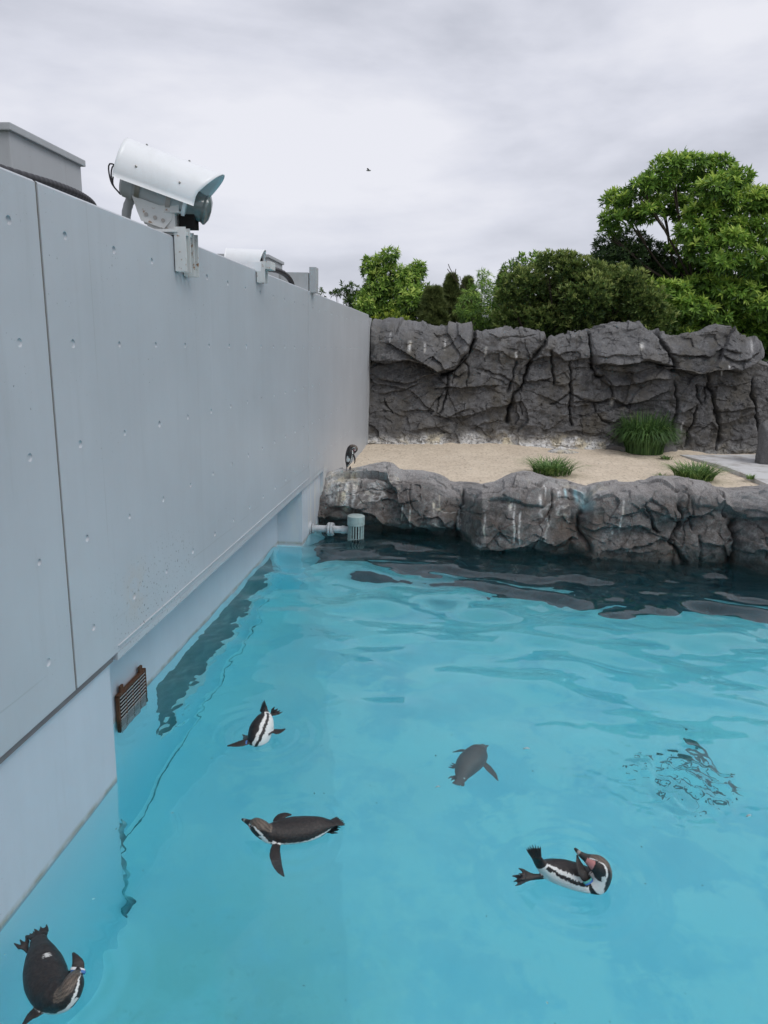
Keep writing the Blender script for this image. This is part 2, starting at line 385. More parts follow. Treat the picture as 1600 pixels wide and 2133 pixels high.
ll.new(g_.outputs[0], o_.inputs[0]); ll.new(ad.outputs[0], o_.inputs[1])
M_water = mw

# ------------------------------------------------------------------ ground, pool
def ring_mesh(name, inner, outer, z, mat):
    (a, b, c, d), (A, B, Cc, D) = inner, outer
    V = [(a, b, z), (c, b, z), (c, d, z), (a, d, z), (A, B, z), (Cc, B, z), (Cc, D, z), (A, D, z)]
    return mesh_obj(name, V, [(4, 5, 1, 0), (5, 6, 2, 1), (6, 7, 3, 2), (7, 4, 0, 3)], mat)
tag(ring_mesh('ground', (-3.1, -.2, 9.3, 14.0), (-500, -300, 500, 800), .40, M_ground), kind='structure')
DEPTH = 2.1
tag(box('pool_floor', (3, 6.5, -DEPTH-.1), (13, 14, .2), M_pool, bevel=0), kind='structure')
POOLR = 9.0
pw = tag(box('pool_side', (POOLR+.15, 6, -.65), (.3, 13, 2.9), M_poolwall, bevel=0), kind='structure')
tag(box('pool_near_side', (3, .15, -.35), (12.4, .3, 3.5), M_poolwall, bevel=0), kind='structure')
tag(box('viewing_deck', (3, -1.55, 1.33), (12.4, 3.1, .16), M_deck, bevel=0), kind='structure')
tag(box('deck_base', (3, -1.6, .6), (12.2, 2.9, 1.28), M_deck, bevel=0), kind='structure')
# dark dirty joint where floor meets the wall
jr = []
def strip(P, w, z, name, mat, parent=None):
    P = catmull(P, len(P)*14); T = np.gradient(P, axis=0); T /= np.linalg.norm(T, axis=1)[:, None]
    N = np.stack([-T[:, 1], T[:, 0]], 1); ww = w*(.5+1.0*vnoise(P[:, 0]*9+P[:, 1]*7, P[:, 1]*3, 3))[:, None]
    A = P+N*ww; B = P-N*ww; n = len(P)
    V = [(x, y, z) for x, y in A]+[(x, y, z) for x, y in B]
    return mesh_obj(name, V, [(i, i+1, n+i+1, n+i) for i in range(n-1)], mat, parent)
m = Mat('joint_dirt', .9, .1); m.color(m.mix(m.ramp(m.noise(3,3),[(.4,0.),(.6,1.)]),(.06, .09, .085),(.4,.6,.62))); M_dirt = m.m
tag(strip([(-2.565, 10.4), (-2.57, 9), (-2.56, 7.5), (-2.57, 6), (-2.56, 4.9), (-2.56, 4.3)], .007, -DEPTH+.004, 'floor_joint', M_dirt), kind='structure')
Pc = np.array([(-2.214+.03*math.sin(k*1.9)*math.sin(k*.7), 4.235, -.62-k*.078) for k in range(20)])
Vs, Fs = tube_arrays(catmull(Pc, 90), .020*(.2+2.0*vnoise(np.linspace(0, 11, 90), np.zeros(90), 8))*np.clip(np.minimum(np.arange(90), 89-np.arange(90))/9+.1, 0, 1), 6)
tag(mesh_obj('corner_joint', Vs, [tuple(f) for f in Fs], M_dirt), kind='structure')

# water: closed body with a waved top
WX0, WX1, WY0, WY1 = -2.75, POOLR+.1, .2, 12.6
nu, nv = 620, 640
gx_ = np.linspace(WX0, WX1, nu); gy_ = np.linspace(WY0, WY1, nv)
X, Y = np.meshgrid(gx_, gy_, indexing='ij')
Z = np.zeros_like(X)
wr = np.random.default_rng(21)
wxp = X+.25*fbm(X*.9, Y*.9, 2, 5); wyp = Y+.25*fbm(X*.9+7, Y*.9, 2, 6)
for k in range(60):
    lam = .32*(4.0**wr.random()); th = wr.normal(1.5, .55); ph = wr.random()*6.283
    kk = 2*math.pi/lam
    Z += (.074*lam/(2*math.pi)*math.sqrt(2/60.))*np.sin(kk*(math.cos(th)*wxp+math.sin(th)*wyp)+ph)
for k in range(40):
    lam = .11*(2.4**wr.random()); th = wr.normal(1.5, .7); ph = wr.random()*6.283; kk = 2*math.pi/lam
    Z += (.013*lam/(2*math.pi)*math.sqrt(2/40.))*np.sin(kk*(math.cos(th)*wxp+math.sin(th)*wyp)+ph)*(.3+1.4*vnoise(X*.8, Y*.8, 15))
amp = .30+1.75*sstep(3.8, 8.5, Y+.30*X)+.35*(fbm(X*.5, Y*.5, 3, 9))
amp *= .7+.3*sstep(-2.6, -.9, X)
Z *= np.clip(amp, .1, 2)
def ripple(cx, cy, r0, r1, a, lam, ph=0):
    global Z
    d = np.hypot(X-cx, Y-cy); w = sstep(r0*.6, r0, d)*(1-sstep(r0, r1, d))
    Z += a*np.sin(2*math.pi*d/lam+ph)*w
def chop(cx, cy, rx, ry, a, s):
    global Z
    w = np.exp(-((X-cx)/rx)**2-((Y-cy)/ry)**2)
    Z += a*w*(fbm(X*11, Y*11, 3, s)*2)
pA = onz(540, 1530, 0); pB = onz(610, 1740, 0); pD = onz(1190, 1830, 0); pE = onz(120, 2050, 0)
for q, r1 in ((pA, .7), (pB, .6), (pD, .9), (pE, .8)): ripple(q.x, q.y, .22, r1, .0022, .12)
q = onz(1400, 1630, 0); chop(q.x, q.y, .42, .34, .055, 3)
q = onz(370, 1490, 0); chop(q.x, q.y, .12, .22, .018, 4)
q = onz(480, 1330, 0); chop(q.x-.2, q.y, .25, 2.2, .009, 6)
ZW, nuW, nvW = Z.copy(), nu, nv
V = np.stack([X, Y, Z], -1).reshape(-1, 3)
F = [tuple(f) for f in grid_faces(nu, nv)]
nb = len(V); zb = -DEPTH-.06
V = np.vstack([V, [(WX0, WY0, zb), (WX1, WY0, zb), (WX1, WY1, zb), (WX0, WY1, zb)]])
bi = lambda i, j: i*nv+j
F.append(tuple([nb, nb+1]+[bi(i, 0) for i in range(nu-1, -1, -1)]))
F.append(tuple([nb+1, nb+2]+[bi(nu-1, j) for j in range(nv-1, -1, -1)]))
F.append(tuple([nb+2, nb+3]+[bi(i, nv-1) for i in range(nu)]))
F.append(tuple([nb+3, nb]+[bi(0, j) for j in range(nv)]))
F.append((nb+3, nb+2, nb+1, nb))
wobj = mesh_obj('pool_water', V, F, M_water)
wobj.data.polygons.foreach_set('use_smooth', np.array([len(p.vertices) == 4 and p.index < (nu-1)*(nv-1) for p in wobj.data.polygons]))
tag(wobj, kind='structure')

# ------------------------------------------------------------------ concrete wall
WX = -2.16; ZT = 3.787; ZB = .965
wall = thing('concrete_wall', 'long tall grey painted concrete wall with tie holes along the left side of the pool', 'wall', (WX, 7, 0))
wp = Matrix.Translation((-WX, -7, 0))
def loc(p): return (p[0]-WX, p[1]-7, p[2])
def panel(y0, y1, holes):
    """front face at X=WX facing +X, with recessed tie holes; holes = [(y,z)]"""
    bm = bmesh.new(); hs = .05
    ys = sorted({y0, y1, *[h[0]-hs for h in holes], *[h[0]+hs for h in holes]})
    zs = sorted({ZB+.001, ZT-.012, *[h[1]-hs for h in holes], *[h[1]+hs for h in holes]})
    ys = [y for i, y in enumerate(ys) if i == 0 or y-ys[i-1] > 1e-4]; zs = [z for i, z in enumerate(zs) if i == 0 or z-zs[i-1] > 1e-4]
    gv = {}
    def v(y, z, x=0.):
        k = (round(y, 4), round(z, 4), round(x, 4))
        if k not in gv: gv[k] = bm.verts.new((x, y-7, z))
        return gv[k]
    for i in range(len(ys)-1):
        for j in range(len(zs)-1):
            a, b, c, d = ys[i], ys[i+1], zs[j], zs[j+1]; ym, zm = (a+b)/2, (c+d)/2
            h = next((h for h in holes if abs(h[0]-ym) < .01 and abs(h[1]-zm) < .01), None)
            if not h: bm.faces.new((v(a, c), v(b, c), v(b, d), v(a, d))); continue
            n = 16; r = .0225*random.uniform(.85, 1.15); dep = random.uniform(.008, .013)
            ring = [[v(ym+rr*math.cos(2*math.pi*(k+.5)/n)+sh*.4*r, zm+rr*math.sin(2*math.pi*(k+.5)/n)-sh*.3*r, x) for k in range(n)] for rr, x, sh in ((r, 0, 0), (r*.9, -dep*.7, 0), (r*.5, -dep, .4))]
            cor = [v(b, d), v(a, d), v(a, c), v(b, c)]
            for q in range(4):
                ks = [(q*4+k) % n for k in range(-0, 4)]
                arc = [ring[0][k] for k in ks]
                bm.faces.new([cor[q]]+arc[::-1])
                bm.faces.new([cor[q], ring[0][(q*4+4) % n], ring[0][(q*4+3) % n]])
                bm.faces.new([cor[q], cor[(q+1) % 4], ring[0][(q*4+4) % n]])
            for k in range(n):
                k2 = (k+1) % n
                bm.faces.new((ring[0][k], ring[0][k2], ring[1][k2], ring[1][k])); bm.faces.new((ring[1][k], ring[1][k2], ring[2][k2], ring[2][k]))
            bm.faces.new(ring[2])
    # sides and back: thickness .1, top chamfered
    T = -.1
    def quad(*p): bm.faces.new([bm.verts.new(q) for q in p])
    A, B, zt, zb_ = y0-7, y1-7, ZT-.012, ZB+.001
    quad((0, A, zb_), (T, A, zb_), (T, A, zt), (0, A, zt)); quad((0, B, zb_), (T, B, zb_), (T, B, zt), (0, B, zt))
    quad((0, A, zb_), (0, B, zb_), (T, B, zb_), (T, A, zb_))
    quad((0, A, zt), (0, B, zt), (-.012, B, ZT), (-.012, A, ZT)); quad((-.012, A, ZT), (-.012, B, ZT), (T, B, ZT), (T, A, ZT))
    quad((T, A, zb_), (T, B, zb_), (T, B, ZT), (T, A, ZT))
    bmesh.ops.recalc_face_normals(bm, faces=bm.faces)
    o = bm_obj('wall_panel', bm, M_wall, wall); return o
rows = [3.555, 2.98, 2.405, 1.835, 1.26]
cols0 = [3.44-.575*k for k in range(0, 9)]
cols1 = [3.945+.575*k for k in range(0, 12)]
cols2 = [10.93+.575*k for k in range(0, 12)]
jit = lambda a: a+random.uniform(-.008, .008)
panel(-3.3, 3.688, [(jit(y), jit(z)) for y in cols0 if y > -1 for z in rows])
panel(3.711, 10.64, [(jit(y), jit(z)) for y in cols1 for z in rows if y < 10.5])
panel(10.655, 18.1, [(jit(y), jit(z)) for y in cols2 for z in rows if y < 17.9])
# core behind the panels, soffit beam, joint strips
def wbox(name, x0, x1, y0, y1, z0, z1, mat, bevel=0):
    return box(name, loc(((x0+x1)/2, (y0+y1)/2, (z0+z1)/2)), (x1-x0, y1-y0, z1-z0), mat, wall, bevel)
wbox('wall_core', -2.46, -2.262, -3.3, 18.1, .97, ZT-.002, M_wall)
wbox('joint_sealant', -2.24, -2.166, 3.6885, 3.7105, ZB+.004, ZT-.004, M_joint)
wbox('joint_sealant', -2.24, -2.164, 10.6405, 10.6545, ZB+.004, ZT-.004, M_joint)
wbox('soffit', -2.95, -2.27, -3.3, 11.9, .905, .968, M_wall)
wbox('lower_lip', -2.269, -2.163, 4.24, 11.9, .903, .962, M_wall, .006)
wbox('reveal_shade_strip', -2.268, -2.19, -3.3, 4.22, .904, .960, M_revealshade)  # dark band standing in for shadow under the wall lip
wbox('lip_fillet', -2.17, -2.152, 4.24, 10.6, 1.0, 1.012, M_wall, .004)
# pilasters and recess wall (reach down to the pool floor)
wbox('pilaster', -2.95, -2.22, -3.3, 4.22, -.03, .902, M_wall2, 0)
wbox('pilaster_foot', -2.95, -2.221, -3.3, 4.219, -2.2, -.031, M_poolwall, 0)
wbox('pilaster', -2.95, -2.22, 10.42, 11.9, -.03, .902, M_wall2, 0)
wbox('pilaster_foot', -2.95, -2.221, 10.421, 11.9, -2.2, -.031, M_poolwall, 0)
wbox('wall_foot', -2.95, -2.164, 11.905, 18.1, -.5, .963, M_wall)
RXW = -2.605
WY = (4.75, 9.95); WZ = (-1.5, -.27)
def rbox(*a): return wbox('recess_wall', *a)
rbox(-2.9, RXW, 4.22, 10.42, -.03, .904, M_wall2)
rbox(-2.9, RXW-.001, 4.22, 10.42, WZ[1], -.031, M_poolwall)
rbox(-2.9, RXW, 4.22, 10.42, -2.2, WZ[0], M_poolwall)
rbox(-2.9, RXW, 4.22, WY[0]+1.05, WZ[0], WZ[1], M_poolwall)
rbox(-2.9, RXW, WY[1]+.28, 10.42, WZ[0], WZ[1], M_poolwall)
m = Mat('algae_glass', .3, .4)
m.color(m.mix(m.ramp(m.noise(3.0, 5, .65), [(.35, 0.), (.7, 1.)]), (.015, .026, .028), (.07, .11, .085))); M_algae = m.m
wbox('underwater_window', -2.72, -2.66, WY[0]+1.0, WY[1]+.33, WZ[0]-.05, WZ[1]+.02, M_algae)
wbox('wall_end', -2.5, -2.14, 18.12, 18.6, .3, 3.72, M_box, .01)
# top surface grime line
# ------------------------------------------------------------------ grille at the recess wall
g = thing('drain_grille', 'small rusty metal grille standing in the water against the recess under the wall', 'grille', (RXW+.03, 5.24, 0))
for yy in (4.99-5.24, 5.49-5.24): box('frame', (0, yy, .0), (.03, .02, .44), M_rust, g, .003)
box('frame', (0, 0, .215), (.03, .52, .022), M_rust, g, .003)
for yy in (-.18, .18): box('lug', (.0, yy, .25), (.02, .05, .06), M_rust, g, .004)
src = box('grille_bar', (.014, 0, .19), (.008, .47, .0045), M_gmetal, g, 0)
for k in range(1, 15):
    o = src.copy(); o.location = (0, 0, -.031*k); link(o, g)
for k in range(3): box('upright', (.010, -.125+.125*k, -.01), (.012, .009, .42), M_rust, g, 0)
box('backing', (-.014, 0, -.01), (.008, .47, .42), M_void, g, 0)

# ------------------------------------------------------------------ roof boxes behind the wall
def roof_box(y0, y1, x1, zt, label):
    t = thing('equipment_box', label, 'box', (x1-.6, (y0+y1)/2, 3.4), group='grey boxes behind the wall top')
    h = y1-y0
    box('body', (0, 0, (zt-3.4)/2-.02), (1.2, h, zt-3.4-.04), M_box, t, .008)
    box('lid', (0, 0, zt-3.4-.02), (1.26, h+.06, .05), M_box, t, .008)
    return t
roof_box(5.19, 6.18, -3.2, 4.47, 'big grey concrete box with a lid rising behind the wall at the left edge')
roof_box(12.3, 13.36, -3.2, 4.47, 'far small grey box with a lid behind the wall, beyond both white hoods')
# ------------------------------------------------------------------ hooded camera housings
def Rmat(d, up=(0, 0, 1)):
    z = Vector(d).normalized(); x = Vector(up).cross(z).normalized(); y = z.cross(x)
    return Matrix((x, y, z)).transposed()
def hood_device(Pw, yaw, pitch, L, r, label, near):
    t = thing('camera_housing', label, 'camera', Pw, group='white hooded housings on the wall top')
    d = Vector((math.cos(yaw)*math.cos(pitch), math.sin(yaw)*math.cos(pitch), math.sin(pitch)))
    M0 = Rmat(d).to_4x4()
    U = M0.to_3x3() @ Vector((0, 1, 0))
    cen = Vector((0, 0, .36 if near else .07))
    M = Matrix.Translation(cen-d*L*.5) @ M0
    # sunshield: open-bottom arc with slanted visor
    ns, na = 20, 26; V = []; F = []
    a0, a1 = R_(-22), R_(202)
    for side, rr in ((0, r), (1, r-.006)):
        for i in range(ns+1):
            for k in range(na+1):
                a = a0+(a1-a0)*k/na
                low = 1-max(0, math.sin(a))
                ext = L*(1.0+(.10*max(0, math.sin(a)) if near else 0)-.10*low*(1 if math.cos(a) > 0 else 1))
                z = ext*i/ns
                V.append(M @ Vector((rr*math.cos(a), rr*math.sin(a)*1.04, z)))
    n1_ = (ns+1)*(na+1)
    for i in range(ns):
        for k in range(na):
            q = i*(na+1)+k; F.append((q, q+1, q+na+2, q+na+1)); F.append((n1_+q+na+1, n1_+q+na+2, n1_+q+1, n1_+q))
    for i in range(ns):
        for k in (0, na):
            q = i*(na+1)+k; F.append((q, q+na+1, n1_+q+na+1, n1_+q))
    for i in (0, ns):
        for k in range(na):
            q = i*(na+1)+k; F.append((q, q+1, n1_+q+1, n1_+q))
    mesh_obj('sunshield', V, F, M_white, t, smooth=True)
    if near:
        Mi = M @ Matrix.Translation((0, -.055, 0))
        lathe('barrel', [(.0, .03), (.10, .03), (.118, .05), (.118, L*.80), (.112, L*.81)], M_gmetal, t, Mi, 36)
        lathe('barrel_ring', [(.119, .10), (.124, .10), (.124, .125), (.119, .125)], M_gmetal, t, Mi, 36, cap=False)
        lathe('barrel_ring', [(.119, L*.76), (.126, L*.76), (.126, L*.80), (.119, L*.80)], M_white, t, Mi, 36, cap=False)
        lathe('lens_dome', [(.112, L*.81), (.110, L*.90), (.10, L*.97), (.112, L*1.0), (.108, L*1.02), (.07, L*1.05), (.0, L*1.06)], M_glass, t, Mi, 36)
        for zz in (.25, .60):
            lathe('strap', [(.121, L*zz-.018), (.127, L*zz-.018), (.127, L*zz+.018), (.121, L*zz+.018)], M_bolt, t, Mi, 36, cap=False)
        for kx, zz in ((1, .22), (1, .70), (-1, .22), (-1, .70)):   # shield screws
            for yy in (.0, .62):
                a = R_(8) if yy == 0 else R_(75)
                Ms = M @ Matrix.Translation((kx*(r+.002)*math.cos(a), (r+.002)*math.sin(a)*1.04, L*zz)) @ Matrix.Rotation(math.atan2(math.sin(a), kx*math.cos(a)), 4, 'Z') @ Matrix.Rotation(R_(90), 4, 'Y')
                lathe('screw', [(.008, -.002), (.008, .004), (.004, .007)], M_bolt, t, Ms, 10)
        # tilt plates
        for kx in (-.075, .075):
            bm = bmesh.new()
            pts = [(.20, -.15), (.66, -.15), (.68, -.22), (.62, -.30), (.36, -.30), (.30, -.25)]
            vs_ = [bm.verts.new(M @ Vector((kx+s_, y, z*L))) for s_ in (-.003, .003) for z, y in pts]
            n_ = len(pts); bm.faces.new(vs_[:n_]); bm.faces.new(vs_[n_:][::-1])
            for k in range(n_): bm.faces.new((vs_[k], vs_[(k+1) % n_], vs_[n_+(k+1) % n_], vs_[n_+k]))
            bm_obj('tilt_plate', bm, M_rusty, t)
            for zz in (.40, .50, .59):
                Mb = M @ Matrix.Translation((kx, -.245, zz*L)) @ Matrix.Rotation(R_(90), 4, 'Y')
                lathe('bolt', [(.014, -.012), (.014, .012), (.007, .016)], M_bolt, t, Mb, 10)
        # cables hanging off the rear
        Rr = Rmat(d)
        for k in range(3):
            p = [M @ Vector((.05-.03*k, .0, .05)), M @ Vector((.07-.03*k, .02, -.05-.02*k)), M @ Vector((.06-.03*k, -.10, -.05)), M @ Vector((.03-.02*k, -.16, .03))]
            tube('cable', [tuple(x) for x in p], .006, M_rubber, t, 6, 16)
        tube('conduit', [(-.15, .0, .34), (-.26, .02, .30), (-.33, .04, .20), (-.36, .05, .0), (-.37, .05, -.1)], .034, M_gmetal, t, 12, 26, rib=(1, 1.07))
        # pedestal bracket on the wall top
        box('bracket', (-.02, 0, .17), (.32, .15, .012), M_rusty, t, .002)
        box('bracket', (-.02, -.075, .215), (.30, .008, .10), M_rusty, t, .002)
        box('bracket', (-.02, .075, .215), (.30, .008, .10), M_rusty, t, .002)
        box('pedestal', (-.02, 0, .10), (.22, .12, .13), M_rusty, t, .003)
        box('base_plate', (-.0, 0, .02), (.36, .18, .035), M_rusty, t, .004)
        box('knee', (.17, .02, .14), (.12, .10, .16), M_void, t, .004)
    else:
        box('side_skirt', (0, 0, .02), (L*.96, r*1.92, .10), M_white, t, .004)
        box('base_plate', (.05, 0, .04), (.5, r*1.3, .08), M_rusty, t, .004)
        lathe('barrel', [(.0, .03), (r*.72, .03), (r*.72, L*.9), (0, L*.91)], M_void, t, M @ Matrix.Translation((0, -.02, 0)), 24)
    return t, M
def channel(x0, x1, yc, w, z0, z1, t, off):
    """steel channel clamp hanging over the wall face, local to thing at off"""
    def b(n, c, s, mt=M_rusty): return box(n, (c[0]-off[0], c[1]-off[1], c[2]-off[2]), s, mt, t, .002)
    b('hanger', ((x0+x1)/2, yc, (z0+z1)/2), (.008, w, z1-z0))
    b('hanger', ((x0+x1)/2+.045, yc-w/2, (z0+z1)/2), (.09, .008, z1-z0)); b('hanger', ((x0+x1)/2+.045, yc+w/2, (z0+z1)/2), (.09, .008, z1-z0))
P1 = Vector((-2.25, 5.62, ZT+.004))
t1, _ = hood_device(P1, R_(14), R_(-17), .66, .225, 'large white half-cylinder hood over a grey barrel on a rusty bracket, nearest on the wall', True)
channel(-2.148, -2.148, 5.55, .09, 3.53, 3.85, t1, P1); channel(-2.148, -2.148, 5.72, .09, 3.51, 3.83, t1, P1)
for yy in (5.53, 5.74):
    box('hanger_arm', (-2.25-P1.x, yy-P1.y, 3.80-P1.z+.02), (.26, .09, .02), M_rusty, t1, .002)
lathe('hanger_bolt', [(.008, 0), (.008, .10), (.014, .10), (.014, .12)], M_bolt, t1, Matrix.Translation((-2.12-P1.x, 5.55-P1.y, 3.62-P1.z)) @ Matrix.Rotation(R_(-90), 4, 'X'), 10)
P2 = Vector((-2.30, 7.93, ZT+.004))
t2, _ = hood_device(P2, R_(6), R_(-1), .42, .14, 'smaller pale hood with open dark arch at its end, farther along the wall top', False)
channel(-2.148, -2.148, 7.86, .12, 3.65, 3.86, t2, P2)
# L bracket with vertical plate
P3 = Vector((-2.2, 10.85, ZT))
t3 = thing('steel_bracket', 'grey L-shaped steel bracket with upright plate on the wall top above the joint', 'bracket', P3)
box('upright_plate', (.07, .02, .16), (.10, .20, .36), M_gmetal, t3, .006)
box('arm', (-.20, -.02, .13), (.42, .18, .26), M_gmetal, t3, .006)
box('end_plate', (-.42, -.02, .14), (.012, .22, .30), M_gmetal, t3, .002)
# hoses on the wall top
h1 = tube('corrugated_hose', [(-2.50, 2.6, ZT+.0), (-2.33, 3.25, ZT+.018), (-2.26, 3.72, ZT+.028), (-2.25, 4.05, ZT+.045), (-2.25, 4.32, ZT+.045), (-2.27, 4.50, ZT+.02), (-2.34, 4.60, ZT-.04)], .026, M_rubber, None, 12, 130, rib=(1, 1, .86))
tag(h1, 'black corrugated hose lying along the near wall top by the vertical joint', 'hose', 'black hoses on the wall top')
h2 = tube('corrugated_hose', [(-2.45, 8.4, ZT-.03), (-2.36, 8.75, ZT+.09), (-2.28, 9.2, ZT+.13), (-2.24, 9.6, ZT+.10), (-2.23, 9.85, ZT+.02), (-2.26, 9.9, ZT-.05)], .035, M_rubber, None, 12, 60, rib=(1, 1, .9))
tag(h2, 'black hose arching over the wall top between the far box and the L-shaped bracket', 'hose', 'black hoses on the wall top')

# ------------------------------------------------------------------ strainer pipe
PS = Vector((-1.46, 11.0, 0))
t = thing('water_strainer', 'grey slotted cylinder strainer with thick cap standing in the dark water corner', 'strainer', PS)
lathe('cap', [(0, .205), (.135, .205), (.140, .21), (.140, .352), (.128, .362), (0, .366)], M_strain, t, seg=36)
lathe('base_ring', [(.118, -.05), (.136, -.05), (.136, -.015), (.118, -.015)], M_strain, t, seg=32)
src = box('slat', (.125, 0, .095), (.012, .022, .23), M_strain, t, .002)
for k in range(1, 18):
    o = src.copy(); o.rotation_euler = (0, 0, 2*math.pi*k/18); link(o, t)
lathe('core', [(0, -.3), (.07, -.3), (.07, .2), (0, .2)], M_void, t, seg=20)
t = thing('outlet_pipe', 'pale grey flanged pipe from the wall corner to the slotted strainer', 'pipe', (-2.22, 11.05, .10))
Mx = Matrix.Rotation(R_(90), 4, 'Y')
lathe('pipe', [(.058, .0), (.058, .64)], M_pvc, t, Mx, 24)
for z0, rr, w in ((.0, .11, .03), (.045, .085, .02), (.30, .11, .035), (.345, .11, .035), (.27, .07, .03), (.52, .068, .05)):
    lathe('flange', [(.055, z0), (rr, z0), (rr, z0+w), (.055, z0+w)], M_pvc, t, Mx, 24, cap=False)
for k in range(6):
    a = k*math.pi/3
    lathe('flange_bolt', [(.010, .285), (.010, .40), (.004, .402)], M_pvc, t, Mx @ Matrix.Translation((.09*math.cos(a), .09*math.sin(a), 0)), 8)

# ------------------------------------------------------------------ rocks
def ledge(x, z, D, P, A, Rr, fade=.18, under=.18):
    P = sorted(P); xs = [p[0] for p in P]; zs = [p[1] for p in P]
    zl = np.interp(x, xs, zs)+.05*fbm(x*5, z*2, 3, int(A*1000))*2
    w = sstep(xs[0]-fade, xs[0]+fade, x)*(1-sstep(xs[-1]-fade, xs[-1]+fade, x))
    d = z-zl
    up = np.where(d > 0, np.clip(1-d/Rr, 0, 1)*sstep(-.012, .022, d), 0)
    dn = np.where(d <= 0, np.exp(np.minimum(d, 0)/.10)*under, 0)
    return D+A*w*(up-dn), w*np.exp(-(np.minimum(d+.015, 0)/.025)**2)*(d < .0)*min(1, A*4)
def crack(x, z, P, w, depth, s=0):
    xx = x+.05*fbm(x*6, z*6, 3, s)*2; zz = z+.05*fbm(x*6+4, z*6, 3, s+1)*2
    d, sg, t = poly_dist(xx, zz, P)
    end = sstep(0, .1, t)*.6+.4
    ww = w*(.5+1.1*vnoise(x*5, z*5, s+3))
    return depth*end*np.exp(-(d/ww)**2), np.exp(-(d/(ww*.7))**2), sg*d
def rock_mesh(name, parts, P3, D, Nn, ids, attrs, mat, parent, names):
    """split one displaced sheet into block objects by face id"""
    nu, nv = D.shape
    V = (P3+Nn*D[..., None]).reshape(-1, 3); F = grid_faces(nu, nv)
    fid = ids.reshape(-1)[F[:, 0]]
    for k in parts:
        f = F[fid == k]
        if not len(f): continue
        used, inv = np.unique(f, return_inverse=True)
        o = mesh_obj(names(k), V[used], inv.reshape(f.shape), mat, parent, smooth=True, attrs={a: v.reshape(-1)[used] for a, v in attrs.items()})
        try: o.data.set_sharp_from_angle(angle=R_(31))
        except Exception: pass

# back rock wall -----------------------------------------------------
SAND = .50
bx = [-2.2, .77, 4.28, 5.86, 7.9, 13]; by = [18.25, 18.6, 18.95, 18.95, 19.2, 20.6]
YB = lambda x: np.interp(x, bx, by)
def bw(px, py):
    y = 18.6
    for _ in range(4): p = ony(px, py, y-.25); y = float(YB(p.x))
    return (p.x, p.z)
T_ = lambda L: [bw(*q) for q in L]
sil = T_([(768, 680), (775, 677), (800, 675), (860, 674), (890, 679), (940, 683), (982, 690), (988, 696), (995, 690), (1030, 687), (1060, 683), (1110, 684), (1138, 690), (1146, 706), (1153, 701), (1165, 697), (1200, 692), (1232, 683), (1260, 676), (1320, 667), (1343, 669), (1362, 690), (1375, 690), (1400, 685), (1420, 689), (1470, 684), (1505, 671), (1540, 669), (1553, 684), (1566, 712), (1588, 724), (1600, 745), (1625, 760), (1680, 745), (1800, 760)])
sil += [(10.5, 3.2), (14, 3.4)]
x1 = np.arange(-2.135, 12.5, .02)
zt = np.interp(x1, [p[0] for p in sil], [p[1] for p in sil])-.02+.05*fbm(x1*6, x1*0, 4, 2)
nf, nt = 165, 52
zb0 = .2
X = np.repeat(x1[:, None], nf+nt, 1)
s = np.linspace(0, 1, nf)
Vv = np.concatenate([zb0+(zt[:, None]-zb0)*s[None], zt[:, None]+np.linspace(.02, 1.3, nt)[None]], 1)
ZTT = zt[:, None]; rr = .16
front = Vv <= ZTT+1e-6
tt = np.clip(Vv-ZTT, 0, None)
dz = np.clip(Vv-(ZTT-rr), 0, rr)
Y0 = YB(X)+.12*np.clip(Vv-zb0, 0, 9)/3+np.where(front, rr-np.sqrt(np.maximum(rr*rr-dz*dz, 0)), rr+tt)
Z0 = np.where(front, Vv, ZTT-.05*tt-.25*tt*tt)
ang = np.where(front, (dz/rr)**2*R_(70), R_(70)+R_(20)*np.clip(tt*4, 0, 1))
N3 = np.stack([np.zeros_like(X), -np.cos(ang), np.sin(ang)], -1)
D = np.zeros_like(X); CR = np.zeros_like(X)
for sc, am, ti, st, sd_ in ((1.25, .16, .30, 1.25, 1), (.58, .05, .17, 1.3, 2), (.28, .016, .075, 1.4, 3), (.13, .014, .06, 1.3, 4), (.06, .004, .02, 1.2, 5)):
    h, eg = facets(X, Vv, sc, am, ti, sd_, st); D += h
    if sc < .6 and sc > .2: CR = np.maximum(CR, .35*np.exp(-(eg/.03)**2)*(vnoise(X*2.2, Vv*2.2, 30+sd_) > .62))
D += .12*fbm(X*1.0, Vv*1.6, 5, 70, .55)-.10*np.abs(fbm(X*1.8+Vv*.8, Vv*3.4, 4, 71, .5))+.02*fbm(X*12, Vv*16, 4, 72, .6)
